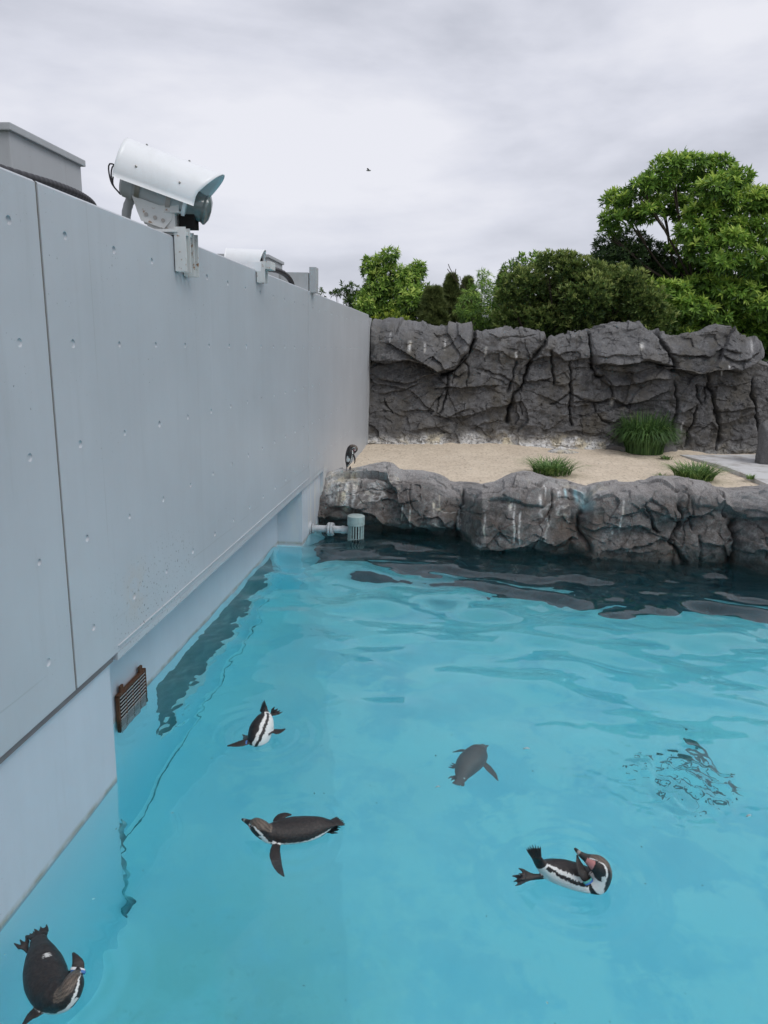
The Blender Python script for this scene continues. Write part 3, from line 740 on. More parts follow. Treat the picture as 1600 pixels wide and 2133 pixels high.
ledges = [
 ([(768, 750), (800, 756), (851, 750), (886, 761), (911, 775), (948, 768), (975, 742), (986, 705)], .34, .85),
 ([(785, 792), (848, 800), (892, 783), (930, 777)], .12, .3), ([(790, 822), (830, 815), (870, 800)], .10, .25),
 ([(905, 812), (933, 808), (963, 811), (1000, 806), (1038, 802)], .13, .35),
 ([(842, 858), (868, 857), (897, 859)], .10, .25), ([(905, 868), (930, 872), (950, 864), (978, 852)], .09, .3),
 ([(985, 895), (1010, 883), (1040, 880)], .06, .2),
 ([(1000, 768), (1030, 776), (1060, 790), (1085, 805)], .07, .3), ([(1040, 730), (1075, 748), (1100, 752)], .06, .22),
 ([(1098, 794), (1120, 797), (1148, 789)], .16, .4), ([(860, 900), (900, 895), (930, 890)], .05, .2),
 ([(1150, 728), (1180, 752), (1232, 748)], .12, .35), ([(1155, 800), (1180, 805), (1200, 790)], .08, .25),
 ([(1238, 757), (1290, 763), (1314, 760), (1352, 752), (1372, 757), (1402, 762)], .38, .75),
 ([(1245, 742), (1300, 742), (1330, 740)], .08, .2),
 ([(1250, 783), (1275, 806), (1302, 806), (1340, 800), (1369, 790), (1398, 790)], .18, .25),
 ([(1284, 832), (1310, 845), (1336, 843), (1365, 830), (1396, 815)], .14, .3),
 ([(1403, 768), (1435, 776), (1460, 782), (1490, 772), (1545, 773), (1575, 758), (1600, 744)], .42, .80),
 ([(1395, 736), (1440, 742), (1480, 745), (1510, 728), (1540, 735)], .12, .25),
 ([(1416, 866), (1436, 858), (1457, 846)], .10, .25), ([(1195, 838), (1245, 840), (1284, 835)], .10, .3),
 ([(1255, 875), (1285, 882), (1300, 870)], .06, .25), ([(1500, 862), (1540, 857), (1585, 850)], .08, .3),
 ([(1170, 905), (1200, 900), (1240, 905)], .05, .2), ([(1455, 905), (1490, 880), (1510, 905)], .05, .2)]
for L, A, Rr in ledges:
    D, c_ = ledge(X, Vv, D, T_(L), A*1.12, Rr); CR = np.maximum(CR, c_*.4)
cracks = [
 ([(987, 688), (984, 712), (972, 738), (955, 760), (940, 774), (918, 784)], .05, .30),
 ([(932, 780), (930, 800), (929, 827), (916, 862)], .035, .15), ([(1146, 698), (1142, 712), (1128, 728), (1104, 764), (1093, 800), (1072, 824), (1064, 855), (1060, 880)], .05, .30),
 ([(1079, 750), (1072, 780), (1060, 817)], .03, .14), ([(969, 752), (978, 762), (978, 775), (972, 806)], .022, .09),
 ([(946, 770), (941, 800)], .02, .07), ([(1153, 728), (1156, 772), (1158, 800)], .035, .16), ([(1193, 752), (1194, 790), (1193, 820), (1191, 850), (1194, 890)], .03, .15),
 ([(1232, 680), (1234, 720), (1236, 752), (1246, 784), (1262, 786)], .04, .26), ([(1262, 785), (1275, 800), (1284, 817), (1285, 836), (1260, 841), (1245, 841), (1215, 833), (1193, 822), (1165, 838), (1150, 845)], .025, .12),
 ([(1368, 690), (1382, 702), (1394, 728), (1405, 752), (1405, 768)], .06, .24), ([(1482, 778), (1486, 805), (1497, 820), (1501, 860), (1508, 890), (1509, 915), (1500, 940)], .04, .2),
 ([(1458, 800), (1459, 832), (1470, 843)], .03, .14), ([(1457, 846), (1453, 885), (1440, 905), (1437, 932)], .03, .14),
 ([(1410, 795), (1418, 838), (1412, 880), (1409, 920)], .03, .15), ([(1243, 841), (1248, 860), (1256, 877), (1275, 885)], .022, .1),
 ([(1582, 790), (1580, 825), (1588, 870), (1592, 900)], .04, .2), ([(797, 832), (805, 850), (815, 862)], .02, .09),
 ([(1085, 815), (1087, 850), (1090, 868)], .018, .08), ([(830, 700), (838, 720), (812, 738)], .012, .03), ([(900, 690), (914, 705), (908, 740), (890, 760)], .015, .05),
 ([(1478, 842), (1482, 800)], .02, .1), ([(1130, 790), (1170, 800)], .02, .08), ([(1010, 690), (1040, 705), (1075, 700), (1120, 698)], .014, .05)]
for k, (L, w, dp) in enumerate(cracks):
    a_, c_, _ = crack(X, Vv, T_(L), w*.95, dp*.75, 100+k); D -= a_; CR = np.maximum(CR, c_*min(1, dp*7))
tl = sstep(.9, .0, np.abs(X+.2)/1.9)                              # left top block stands proud
D += .10*(inpoly(X, Vv, T_([(770, 660), (986, 680), (984, 712), (955, 760), (911, 775), (851, 752), (770, 752)])))
D -= .35*sstep(.25, 0, X+2.1)*0
D[:, -1] -= 1.0; 
base = sstep(.62, .46, Vv+.10*fbm(X*2.5, X*0, 4, 81)*2); D += .12*base*(vnoise(X*1.5, X*0+1, 8) > .4)
st = sstep(.42, .06, Vv-.50+.32*fbm(X*2.0, Vv*2.6, 5, 91)*1.6)*np.where(X < 4.3, 1, .2)*(.75+.9*vnoise(X*1.3, Vv*0, 93))
def drip(px, py0, py1, w, X, Vv, f):
    (xa, za), (xb, zb_) = f(px, py0), f(px, py1)
    xx = X+.02*fbm(Vv*6, X*0, 2, int(px))*2
    return np.exp(-((xx-xa)/w)**2)*sstep(zb_-.05, zb_+.1, Vv)*(1-sstep(za-.05, za+.02, Vv))*(.5+.7*vnoise(X*22, Vv*5, int(px)))
for q in ((854, 708, 735, .035), (885, 712, 735, .025), (812, 692, 712, .02), (1078, 733, 748, .03), (1340, 712, 730, .05), (1013, 722, 745, .03), (1517, 760, 785, .02), (1430, 880, 900, .02), (928, 705, 730, .02), (1285, 830, 850, .05), (1570, 720, 735, .03)):
    st = np.maximum(st, drip(*q, X, Vv, bw))
worn = np.clip(sstep(-.9, .0, Vv-ZTT)*.6+.5*fbm(X*1.7, Vv*1.7, 4, 95)*2, 0, 1)*.8
ids = np.zeros(X.shape, int)
blocks = [[(760, 640), (986, 640), (986, 688), (984, 712), (972, 738), (948, 768), (911, 776), (886, 762), (851, 751), (800, 757), (760, 751)],
 [(987, 640), (1146, 640), (1146, 698), (1142, 712), (1128, 728), (1104, 764), (1093, 800), (1072, 824), (1038, 803), (963, 811), (930, 808), (935, 778), (956, 761), (973, 739), (986, 713)],
 [(1147, 640), (1232, 640), (1232, 684), (1236, 752), (1232, 748), (1180, 752), (1156, 772), (1148, 790), (1098, 794), (1105, 765), (1129, 729), (1143, 713)],
 [(1233, 640), (1368, 640), (1368, 690), (1382, 702), (1394, 728), (1405, 762), (1372, 757), (1352, 752), (1314, 760), (1290, 763), (1238, 757)],
 [(1369, 640), (1700, 640), (1600, 744), (1575, 758), (1545, 773), (1490, 772), (1460, 782), (1435, 776), (1405, 768), (1405, 752), (1395, 728), (1383, 702)],
 [(1405, 769), (1435, 777), (1460, 783), (1482, 777), (1486, 805), (1497, 820), (1501, 860), (1509, 890), (1500, 960), (1437, 960), (1409, 920), (1418, 838)],
 [(1193, 752), (1236, 752), (1246, 784), (1275, 800), (1285, 836), (1245, 841), (1193, 822)],
 [(1483, 777), (1545, 774), (1600, 745), (2400, 745), (2400, 990), (1501, 990), (1509, 900), (1501, 860), (1497, 820)]]
Vc = Vv
for k, Pp in enumerate(blocks):
    P_ = T_(Pp)
    P_ = [(px_, 9. if q[1] <= 640 else pz_) for (px_, pz_), q in zip(P_, Pp)]
    ids[inpoly(X, Vc, P_)] = k+1
rw = thing('rock_wall', 'tall dark grey artificial rock wall with deep cracks behind the sand', 'rock wall', (2, 18.8, SAND))
P3 = np.stack([X, Y0, Z0], -1)-np.array([2, 18.8, SAND])
rock_mesh('rock_block', range(9), P3, D, N3, ids, dict(crack=CR, stain=st, worn=worn), M_rock, rw, lambda k: 'rock_block' if k else 'rock_face')

# small separate boulder at the right edge
def boulder(name, c, r, label, mat, seed, cat='boulder', sq=1.0, n=90):
    th = np.linspace(0, math.pi, n//2); ph = np.linspace(0, 2*math.pi, n)
    TH, PH = np.meshgrid(th, ph, indexing='ij')
    d = np.stack([np.sin(TH)*np.cos(PH), np.sin(TH)*np.sin(PH), np.cos(TH)], -1)
    R0 = 1+.0*TH; rg = np.random.default_rng(seed)
    P = d*1.0
    for k in range(16):                                            # planar cuts give facets
        nrm = rg.normal(size=3); nrm /= np.linalg.norm(nrm); h = rg.uniform(.62, .9)
        dd = P@nrm; P = P-np.clip(dd-h, 0, None)[..., None]*nrm*.9
    P = P+d*(.06*fbm(PH*2*0+d[..., 0]*3+d[..., 2]*2, d[..., 1]*3+5, 4, seed)*2+.02*fbm(d[..., 0]*9, d[..., 1]*9+d[..., 2]*8, 3, seed+4))[..., None]
    P = P*np.array(r)
    o = mesh_obj(name, P.reshape(-1, 3), grid_faces(n//2, n), mat, None, smooth=True, attrs=dict(worn=np.full(P.size//3, .3), crack=np.zeros(P.size//3), stain=np.zeros(P.size//3)))
    o.location = c; return tag(o, label, cat)
q = onz(1592, 972, SAND)
boulder('boulder', (q.x+.45, q.y+.15, SAND+.25), (.85, .6, .95), 'dark grey boulder at the right edge beside the concrete path', M_rock, 5)
q = onz(1345, 948, SAND)
boulder('boulder', (q.x+.0, q.y+.30, SAND+.02), (.95, .5, .28), 'low dark rock under the tall grass clump at the foot of the rock wall', M_rock, 9)
q = onz(1175, 945, SAND)
o = boulder('boulder', (q.x, q.y+.05, SAND+.0), (.42, .2, .13), 'small low rock streaked white half buried in sand by the rock wall', M_rock, 12)
o.data.attributes['stain'].data.foreach_set('value', np.full(len(o.data.vertices), .8, dtype=np.float32))

# front rocks --------------------------------------------------------
fx = [-2.3, -2.09, -1.39, -.24, .236, .526, 1.2, 1.894, 2.177, 3.4, 4.24, 4.63, 5.6, 7.5, 9.3]
fy = [11.85, 11.8, 11.65, 11.45, 11.25, 10.72, 10.75, 10.95, 10.55, 10.6, 10.62, 10.2, 9.9, 10.1, 9.6]
YF = lambda x: np.interp(x, fx, fy)
def fw(px, py):
    y = 11.3
    for _ in range(4): p = ony(px, py, y+.12+.25*max(0, min(1, (1090-py)/90))); y = float(YF(p.x))
    return (p.x, p.z)
F_ = lambda L: [fw(*q) for q in L]
# crest silhouette, measured a little farther back than the face
def crest(px, py):
    y = 11.9
    for _ in range(4): p = ony(px, py, y+.70); y = float(YF(p.x))
    return (p.x, p.z)
sil = [crest(*q) for q in [(672, 992), (690, 984), (710, 982), (735, 979), (752, 974), (775, 969), (800, 967), (822, 970), (832, 979), (845, 980), (880, 980), (905, 985), (925, 993), (938, 1004), (950, 1006), (995, 1009), (1030, 1006), (1050, 997), (1066, 990), (1090, 985), (1112, 986), (1135, 994), (1165, 1001), (1205, 1008), (1222, 1013), (1240, 1010), (1285, 1004), (1310, 1006), (1345, 1003), (1360, 995), (1385, 992), (1410, 993), (1440, 999), (1470, 1004), (1478, 1014), (1520, 1018), (1575, 1018), (1590, 1013), (1620, 1010), (1700, 1020), (1800, 1010)]]
sil += [(7.5, .86), (9.3, .9)]
x1 = np.arange(-2.215, 9.0, .0135)
zc = np.interp(x1, [p[0] for p in sil], [p[1] for p in sil])-.01
n0, n1_, n2_ = 34, 78, 70                                          # underwater, face, top
X = np.repeat(x1[:, None], n0+n1_+n2_, 1)
ones = np.ones_like(x1)[:, None]; ZC = zc[:, None]*ones
a_ = np.linspace(-1.75, -.03, n0)[None]; b_ = np.linspace(0, 1, n1_)[None]; c_ = np.linspace(.012, 1.0, n2_)[None]
shoulder = ZC*.80
Vv = np.concatenate([a_*ones, b_*shoulder, shoulder+c_*1.35], 1)
yf = YF(x1)[:, None]
under = .02+.30*vnoise(x1*.45, x1*0, 40)[:, None]
Yu = yf-np.abs(a_)**1.2*under*.95; Zu = a_*ones*1.22
Yf_ = yf+.16*b_**1.6; Zf = b_*shoulder
# top: rises from shoulder to crest over 0.62 m, then drops to the sand
tt = c_*1.35
Yt = yf+.16+tt*.98
Zt = np.where(tt < .62, shoulder+(ZC-shoulder)*np.sin(np.clip(tt/.62, 0, 1)*math.pi/2), ZC-(ZC-.28)*sstep(.62, 1.28, tt*ones))
Y0 = np.concatenate([Yu, Yf_, Yt*ones], 1); Z0 = np.concatenate([Zu, Zf, Zt], 1)
ang = np.concatenate([a_*0*ones+R_(-5)+R_(45)*np.clip(-a_, 0, 1)*ones, R_(-5)+b_**3*R_(50)*ones, R_(45)+R_(40)*np.clip(tt/.3, 0, 1)*ones], 1)
N3 = np.stack([np.zeros_like(X), -np.cos(ang), np.sin(ang)], -1)
D = np.zeros_like(X); CR = np.zeros_like(X)
for sc, am, ti, st_, sd_ in ((.8, .10, .20, 1.5, 11), (.36, .055, .13, 1.4, 12), (.16, .022, .06, 1.3, 13), (.07, .007, .02, 1.2, 14)):
    h, eg = facets(X, Vv, sc, am, ti, sd_, st_); D += h
    if .1 < sc < .6: CR = np.maximum(CR, .4*np.exp(-(eg/.03)**2)*(vnoise(X*2.8, Vv*2.8, 30+sd_) > .58))
D += .07*fbm(X*1.6, Vv*2, 5, 170, .55)*2+.03*fbm(X*6, Vv*8, 4, 171)+.012*fbm(X*22, Vv*22, 3, 172)
bnd = [fw(960, 1060)[0], fw(1215, 1080)[0], fw(1406, 1080)[0], fw(1520, 1100)[0]]
edges = [-2.4, *bnd, 6.4, 7.9, 9.4]
for a, b in zip(edges[:-1], edges[1:]):
    c0 = (a+b)/2; hw = (b-a)/2
    D += np.where((X >= a) & (X < b), .07*(1-np.abs((X-c0)/hw)**5), 0)
sub = [(744, 1015, .45, .14), (870, 1060, .42, .13), (1100, 1075, .40, .12), (1180, 1060, .2, .10), (1300, 1060, .45, .08), (1040, 1105, .40, .14), (905, 1075, .22, .10), (1170, 1125, .35, .12), (1380, 1070, .22, .12), (1470, 1130, .3, .07), (1570, 1130, .3, .1)]
for px, py, r0, A in sub:
    cx_, cz_ = fw(px, py); D += A*np.exp(-(((X-cx_)/r0)**2+((Vv-cz_)/(r0*.62))**2)**1.4)
ledges = [
 ([(745, 1052), (786, 1063), (805, 1088), (840, 1100), (870, 1096)], .16, .30), ([(700, 1050), (743, 1048), (760, 1052)], .10, .3),
 ([(793, 1037), (855, 1040), (870, 1036)], .05, .15), ([(1018, 1046), (1060, 1048), (1127, 1055)], .07, .15),
 ([(955, 1118), (1000, 1136), (1040, 1132), (1100, 1117), (1125, 1112)], .16, .22), ([(1119, 1112), (1150, 1122), (1190, 1108)], .12, .22),
 ([(1211, 1096), (1280, 1092), (1350, 1098)], .08, .18), ([(1330, 1060), (1350, 1080), (1366, 1104)], .06, .14), ([(1265, 1137), (1300, 1133), (1340, 1130)], .10, .18),
 ([(1340, 1130), (1370, 1120), (1400, 1126)], .06, .15), ([(1440, 1057), (1480, 1060), (1510, 1056)], .04, .12), ([(1455, 1125), (1500, 1128), (1522, 1120)], .05, .15), ([(1535, 1080), (1570, 1085), (1600, 1078)], .05, .15), ([(1540, 1145), (1570, 1138), (1610, 1145)], .10, .2)]
for L, A, Rr in ledges:
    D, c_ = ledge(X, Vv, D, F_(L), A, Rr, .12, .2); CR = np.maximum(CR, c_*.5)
cracks = [([(966, 1006), (966, 1045), (955, 1070), (950, 1098), (957, 1125)], .035, .13), ([(990, 1022), (996, 1035), (980, 1060), (972, 1085)], .02, .07),
 ([(1150, 1008), (1145, 1030), (1141, 1060), (1136, 1080)], .022, .08), ([(1226, 1012), (1221, 1040), (1214, 1062), (1200, 1075), (1203, 1100), (1215, 1122), (1224, 1145)], .035, .17),
 ([(1403, 1055), (1413, 1072), (1416, 1092), (1398, 1112), (1392, 1126), (1408, 1142), (1421, 1166)], .03, .15), ([(1425, 1020), (1432, 1050), (1438, 1075), (1442, 1104)], .018, .07),
 ([(1506, 1015), (1507, 1045), (1506, 1072)], .022, .09), ([(1532, 1076), (1527, 1095), (1529, 1130), (1518, 1163)], .035, .15), ([(1337, 1055), (1350, 1075), (1358, 1095), (1366, 1107)], .03, .11),
 ([(857, 1010), (853, 1030), (860, 1050)], .014, .05), ([(1455, 1110), (1453, 1140), (1452, 1165)], .02, .07), ([(1592, 1100), (1590, 1130), (1592, 1160)], .02, .08),
 ([(730, 1030), (760, 1022), (800, 1015), (860, 1008)], .012, .04), ([(1000, 1022), (1040, 1020), (1100, 1018), (1150, 1022)], .014, .05), ([(830, 985), (850, 1000), (905, 1012)], .014, .04)]
for k, (L, w, dp) in enumerate(cracks):
    a__, c_, _ = crack(X, Vv, F_(L), w*.85, dp*.7, 300+k); D -= a__; CR = np.maximum(CR, c_*min(1, dp*8))
D -= .12*sstep(.16, .02, np.abs(Vv-.02))*(X < .4)
crestmask = sstep(.25, .55, Vv-shoulder)*sstep(1.0, .8, Vv-shoulder)
D -= crestmask*D*.75
D = np.where(Vv > shoulder+1.1, D*.3, D)
st = np.zeros_like(X)
def patch(px, py, rx, rz, a, ff=fw):
    global st
    cx_, cz_ = ff(px, py); st = np.maximum(st, a*np.exp(-((X-cx_)/rx)**2-((Vv-cz_)/rz)**2)*(.3+1.1*vnoise(X*11, Vv*6, int(px))))
topv = lambda px, py: (fw(px, py)[0], float(np.interp(fw(px, py)[0], x1, shoulder[:, 0]))+.18)
patch(715, 1000, .33, .28, 1.3, topv); patch(700, 1000, .22, .22, 1.2, topv)
for q in ((700, 990, 1045, .10), (728, 1000, 1062, .06), (722, 1000, 1050, .05), (742, 1005, 1050, .03), (748, 1000, 1040, .02), (858, 1050, 1095, .012), (690, 990, 1030, .06), (712, 1000, 1040, .03),
          (1068, 1050, 1115, .014), (1079, 1062, 1118, .012), (1062, 1045, 1065, .04), (1160, 1010, 1045, .03), (1132, 1000, 1040, .012), (1288, 1050, 1105, .012), (1010, 1070, 1110, .012), (1120, 1035, 1055, .03), (995, 1120, 1130, .06), (955, 1070, 1098, .02), (1272, 1100, 1115, .015), (905, 1040, 1060, .02), (842, 1045, 1075, .01)):
    st = np.maximum(st, drip(*q, X, Vv, fw)*1.3)
lin = np.abs(fbm(X*2.3, Vv*3.5, 4, 210)); st = np.maximum(st, .55*np.exp(-(lin/.02)**2)*(Vv > .15)*(X < 2.6)*(vnoise(X*2, Vv*2, 213) > .5))
st = np.maximum(st, .55*sstep(-.02, .3, fbm(X*1.3, Vv*3, 4, 215))*sstep(-.1, .2, Vv-shoulder)*(.4+.6*(X < 2.4)))
cy = np.zeros_like(X)
for q in ((1216, 1018, 1062, .07), (1196, 1018, 1050, .03), (1175, 1020, 1040, .02)): cy = np.maximum(cy, drip(*q, X, Vv, fw)*1.1)
wet = sstep(.20, .0, Vv+.16*fbm(X*3, Vv*3, 3, 220)*2)*.62; wet = np.maximum(wet, sstep(0, -.1, Vv)*.92)
worn = np.clip(sstep(-.25, .25, Vv-shoulder)*.8+.6*fbm(X*1.7, Vv*1.7, 4, 95), 0, 1)
xs_ = X+.06*fbm(Vv*4, X*0, 3, 230)*2
ids = np.digitize(xs_[:, :1]*0+X, bnd+[6.4])
rf = thing('front_rocks', 'low grey brown artificial rocks along the far edge of the pool with white streaks', 'rock ledge', (1, 11.2, 0))
P3 = np.stack([X, Y0*np.ones_like(X), Z0], -1)-np.array([1, 11.2, 0])
rock_mesh('boulder_block', range(8), P3, D, N3, ids, dict(crack=CR, stain=np.clip(st, 0, 1), worn=worn, wet=wet, cyan=np.clip(cy, 0, 1)), M_rockf, rf, lambda k: 'boulder_block')

# sand, path ---------------------------------------------------------
xs = np.arange(-2.4, 13, .04); ys = np.arange(11.9, 20.3, .04)
X, Y = np.meshgrid(xs, ys, indexing='ij')
Z = SAND+.05*fbm(X*.8, Y*.8, 4, 300)*2+.018*fbm(X*5, Y*6, 3, 301)*2+.012*fbm(X*14, Y*9, 2, 302)
Z += .12*sstep(17.4, 18.8, Y)*vnoise(X*.7, X*0, 303)
Z -= .30*sstep(12.35, 11.95, Y)
ZS = Z.copy()
tag(mesh_obj('sand', np.stack([X, Y, Z], -1).reshape(-1, 3), grid_faces(len(xs), len(ys)), M_sand, smooth=True), kind='structure')
PTH = SAND+.07
e0 = [onz(*q, PTH) for q in [(1416, 947), (1512, 972), (1550, 987), (1620, 1018)]]
e1 = [onz(*q, PTH) for q in [(1508, 947), (1565, 962), (1600, 973), (1680, 1000)]]
e2 = [onz(*q, PTH) for q in [(1590, 946), (1640, 955), (1700, 968), (1800, 990)]]
path = thing('concrete_path', 'pale concrete slab path crossing the sand towards the right edge', 'path', (e0[0].x, e0[0].y, SAND))
def slab(a, b, c, d):
    bm = bmesh.new(); o = Vector(path.location); pts = [a, b, c, d]
    ctr = sum(pts, Vector())/4; pts = [ctr+(p-ctr)*.992 for p in pts]
    top = [bm.verts.new(p-o) for p in pts]; bot = [bm.verts.new(p-o-Vector((0, 0, .16))) for p in pts]
    bm.faces.new(top); bm.faces.new(bot[::-1])
    for k in range(4): bm.faces.new((top[k], bot[k], bot[(k+1) % 4], top[(k+1) % 4]))
    bm_obj('slab', bm, M_slab, path, bevel=.01)
for L, Rr in ((e0, e1), (e1, e2)):
    for k in range(3): slab(L[k], L[k+1], Rr[k+1], Rr[k])

# ------------------------------------------------------------------ penguins
m = Mat('plumage', .42, .45)
vc = m.n.new('ShaderNodeAttribute'); vc.attribute_name = 'col'
m.color(m.mix(m.ramp(m.noise(60, 4, .7), [(.42, 0.), (.7, .8)]), vc.outputs['Color'], m.mix(.14, vc.outputs['Color'], (.26, .20, .17)), 'MIX'))
m.bump(m.noise(45, 6, .8), .55, .008); m.bump(m.noise(170, 4, .75), .5, .003); M_plum = m.m
m = Mat('eye_black', .08, .8); m.color((.01, .01, .01)); M_eye = m.m
m = Mat('band_blue', .4, .5); m.color((.05, .16, .42)); M_band = m.m
m = Mat('band_white', .4, .5); m.color((.65, .68, .70)); M_bandw = m.m
m = Mat('band_green', .4, .5); m.color((.08, .33, .30)); M_bandg = m.m
BLK = np.array([.011, .0095, .010]); BRN = np.array([.10, .078, .062]); WHT = np.array([.74, .74, .72]); PNK = np.array([.60, .25, .24]); GRY = np.array([.20, .18, .17])
# canonical stations: s, half width, half height
ST = np.array([[0, .012, .004], [.03, .030, .008], [.07, .046, .022], [.11, .062, .044], [.16, .080, .068], [.23, .094, .086], [.31, .098, .092], [.38, .090, .086],
 [.43, .070, .074], [.465, .052, .058], [.495, .044, .050], [.525, .041, .048], [.555, .0395, .046], [.58, .034, .040], [.600, .022, .028], [.615, .0145, .021], [.635, .011, .0165], [.655, .0075, .0125], [.665, .003, .005]])
def body_color(s, th, opt):
    """th: 0 dorsal .. pi ventral (array), s in metres tail->bill"""
    j = .10*(np.sin(th*0+s*310)*.5+np.sin(s*173+1)*.5)
    t = np.abs(th)+j*.5
    n = len(t); c = np.tile(BLK, (n, 1))
    d = np.degrees(t)
    body = s < .445
    lowb = 100+opt.get('shift', 0)
    def put(mask, col): c[mask] = col
    put(body & (d > lowb) & (s > .09), WHT)
    put(body & (d > lowb+17) & (d < lowb+33) & (s > .10), BLK)
    put(body & (s > .405) & (s < .438) & (d > lowb+20), BLK)              # breast band across
    put(body & (s > .10) & (s < .13) & (d > lowb+17) & (d < lowb+50), BLK)
    neck = (s >= .445) & (s < .515)
    put(neck & (d > 112-(s-.445)*100), WHT)
    put((s >= .487) & (s < .60) & (d > 128), BLK*1.3)                       # chin and throat patch
    # white stripe: from the bill base over the eye, round the ear to the throat
    line = np.interp(s, [.48, .50, .52, .545, .57, .60], [118, 104, 84, 62, 56, 66])
    put((s >= .482) & (s < .600) & (np.abs(d-line) < 9-35*(s-.48)), WHT)
    put((s > .575) & (s < .608) & (d > 70) & (d < opt.get('pink', 125)), PNK)
    put((s > .600) & (d > 150), PNK*.9)
    put((s > .640) & (s < .648), GRY*1.6)
    put((s >= .608) & (s <= .64) & (d <= 150), BLK*1.6)
    hd = (s > .47) & (s < .60) & (d < 60)
    c[hd] = BRN*(1+.8*np.sin(th[hd]*23+.7*np.sin(s[hd]*120+th[hd]*5))*np.sin(s[hd]*210+th[hd]*9))[:, None]                          # streaked nape and crown
    return c
def sweep(P, U, W, Hh, seg):
    P = np.asarray(P); T = np.gradient(P, axis=0); T /= np.linalg.norm(T, axis=1)[:, None]+1e-9
    V = []; th = []
    for i in range(len(P)):
        u = U[i]-T[i]*(U[i]@T[i]); u /= np.linalg.norm(u)+1e-9; sd_ = np.cross(T[i], u)
        for k in range(seg):
            a = 2*math.pi*k/seg; V.append(P[i]+sd_*W[i]*math.sin(a)+u*Hh[i]*math.cos(a)); th.append(a if a <= math.pi else a-2*math.pi)
    n = len(P)
    F = [(i*seg+k, i*seg+(k+1) % seg, (i+1)*seg+(k+1) % seg, (i+1)*seg+k) for i in range(n-1) for k in range(seg)]
    F += [tuple(range(seg))[::-1], tuple((n-1)*seg+k for k in range(seg))]
    return np.array(V), F, np.array(th)
def spline_at(ctrl_s, ctrl, ss):
    ctrl = np.asarray(ctrl, float); out = []
    cs = np.asarray(ctrl_s, float); n = len(cs)
    T = np.zeros_like(ctrl)
    for i in range(n):
        a, b = max(0, i-1), min(n-1, i+1); T[i] = (ctrl[b]-ctrl[a])/(cs[b]-cs[a])
    for s in ss:
        i = int(np.clip(np.searchsorted(cs, s)-1, 0, n-2)); h = cs[i+1]-cs[i]; t = np.clip((s-cs[i])/h, 0, 1)
        out.append((2*t**3-3*t*t+1)*ctrl[i]+(t**3-2*t*t+t)*h*T[i]+(-2*t**3+3*t*t)*ctrl[i+1]+(t**3-t*t)*h*T[i+1])
    return np.array(out)
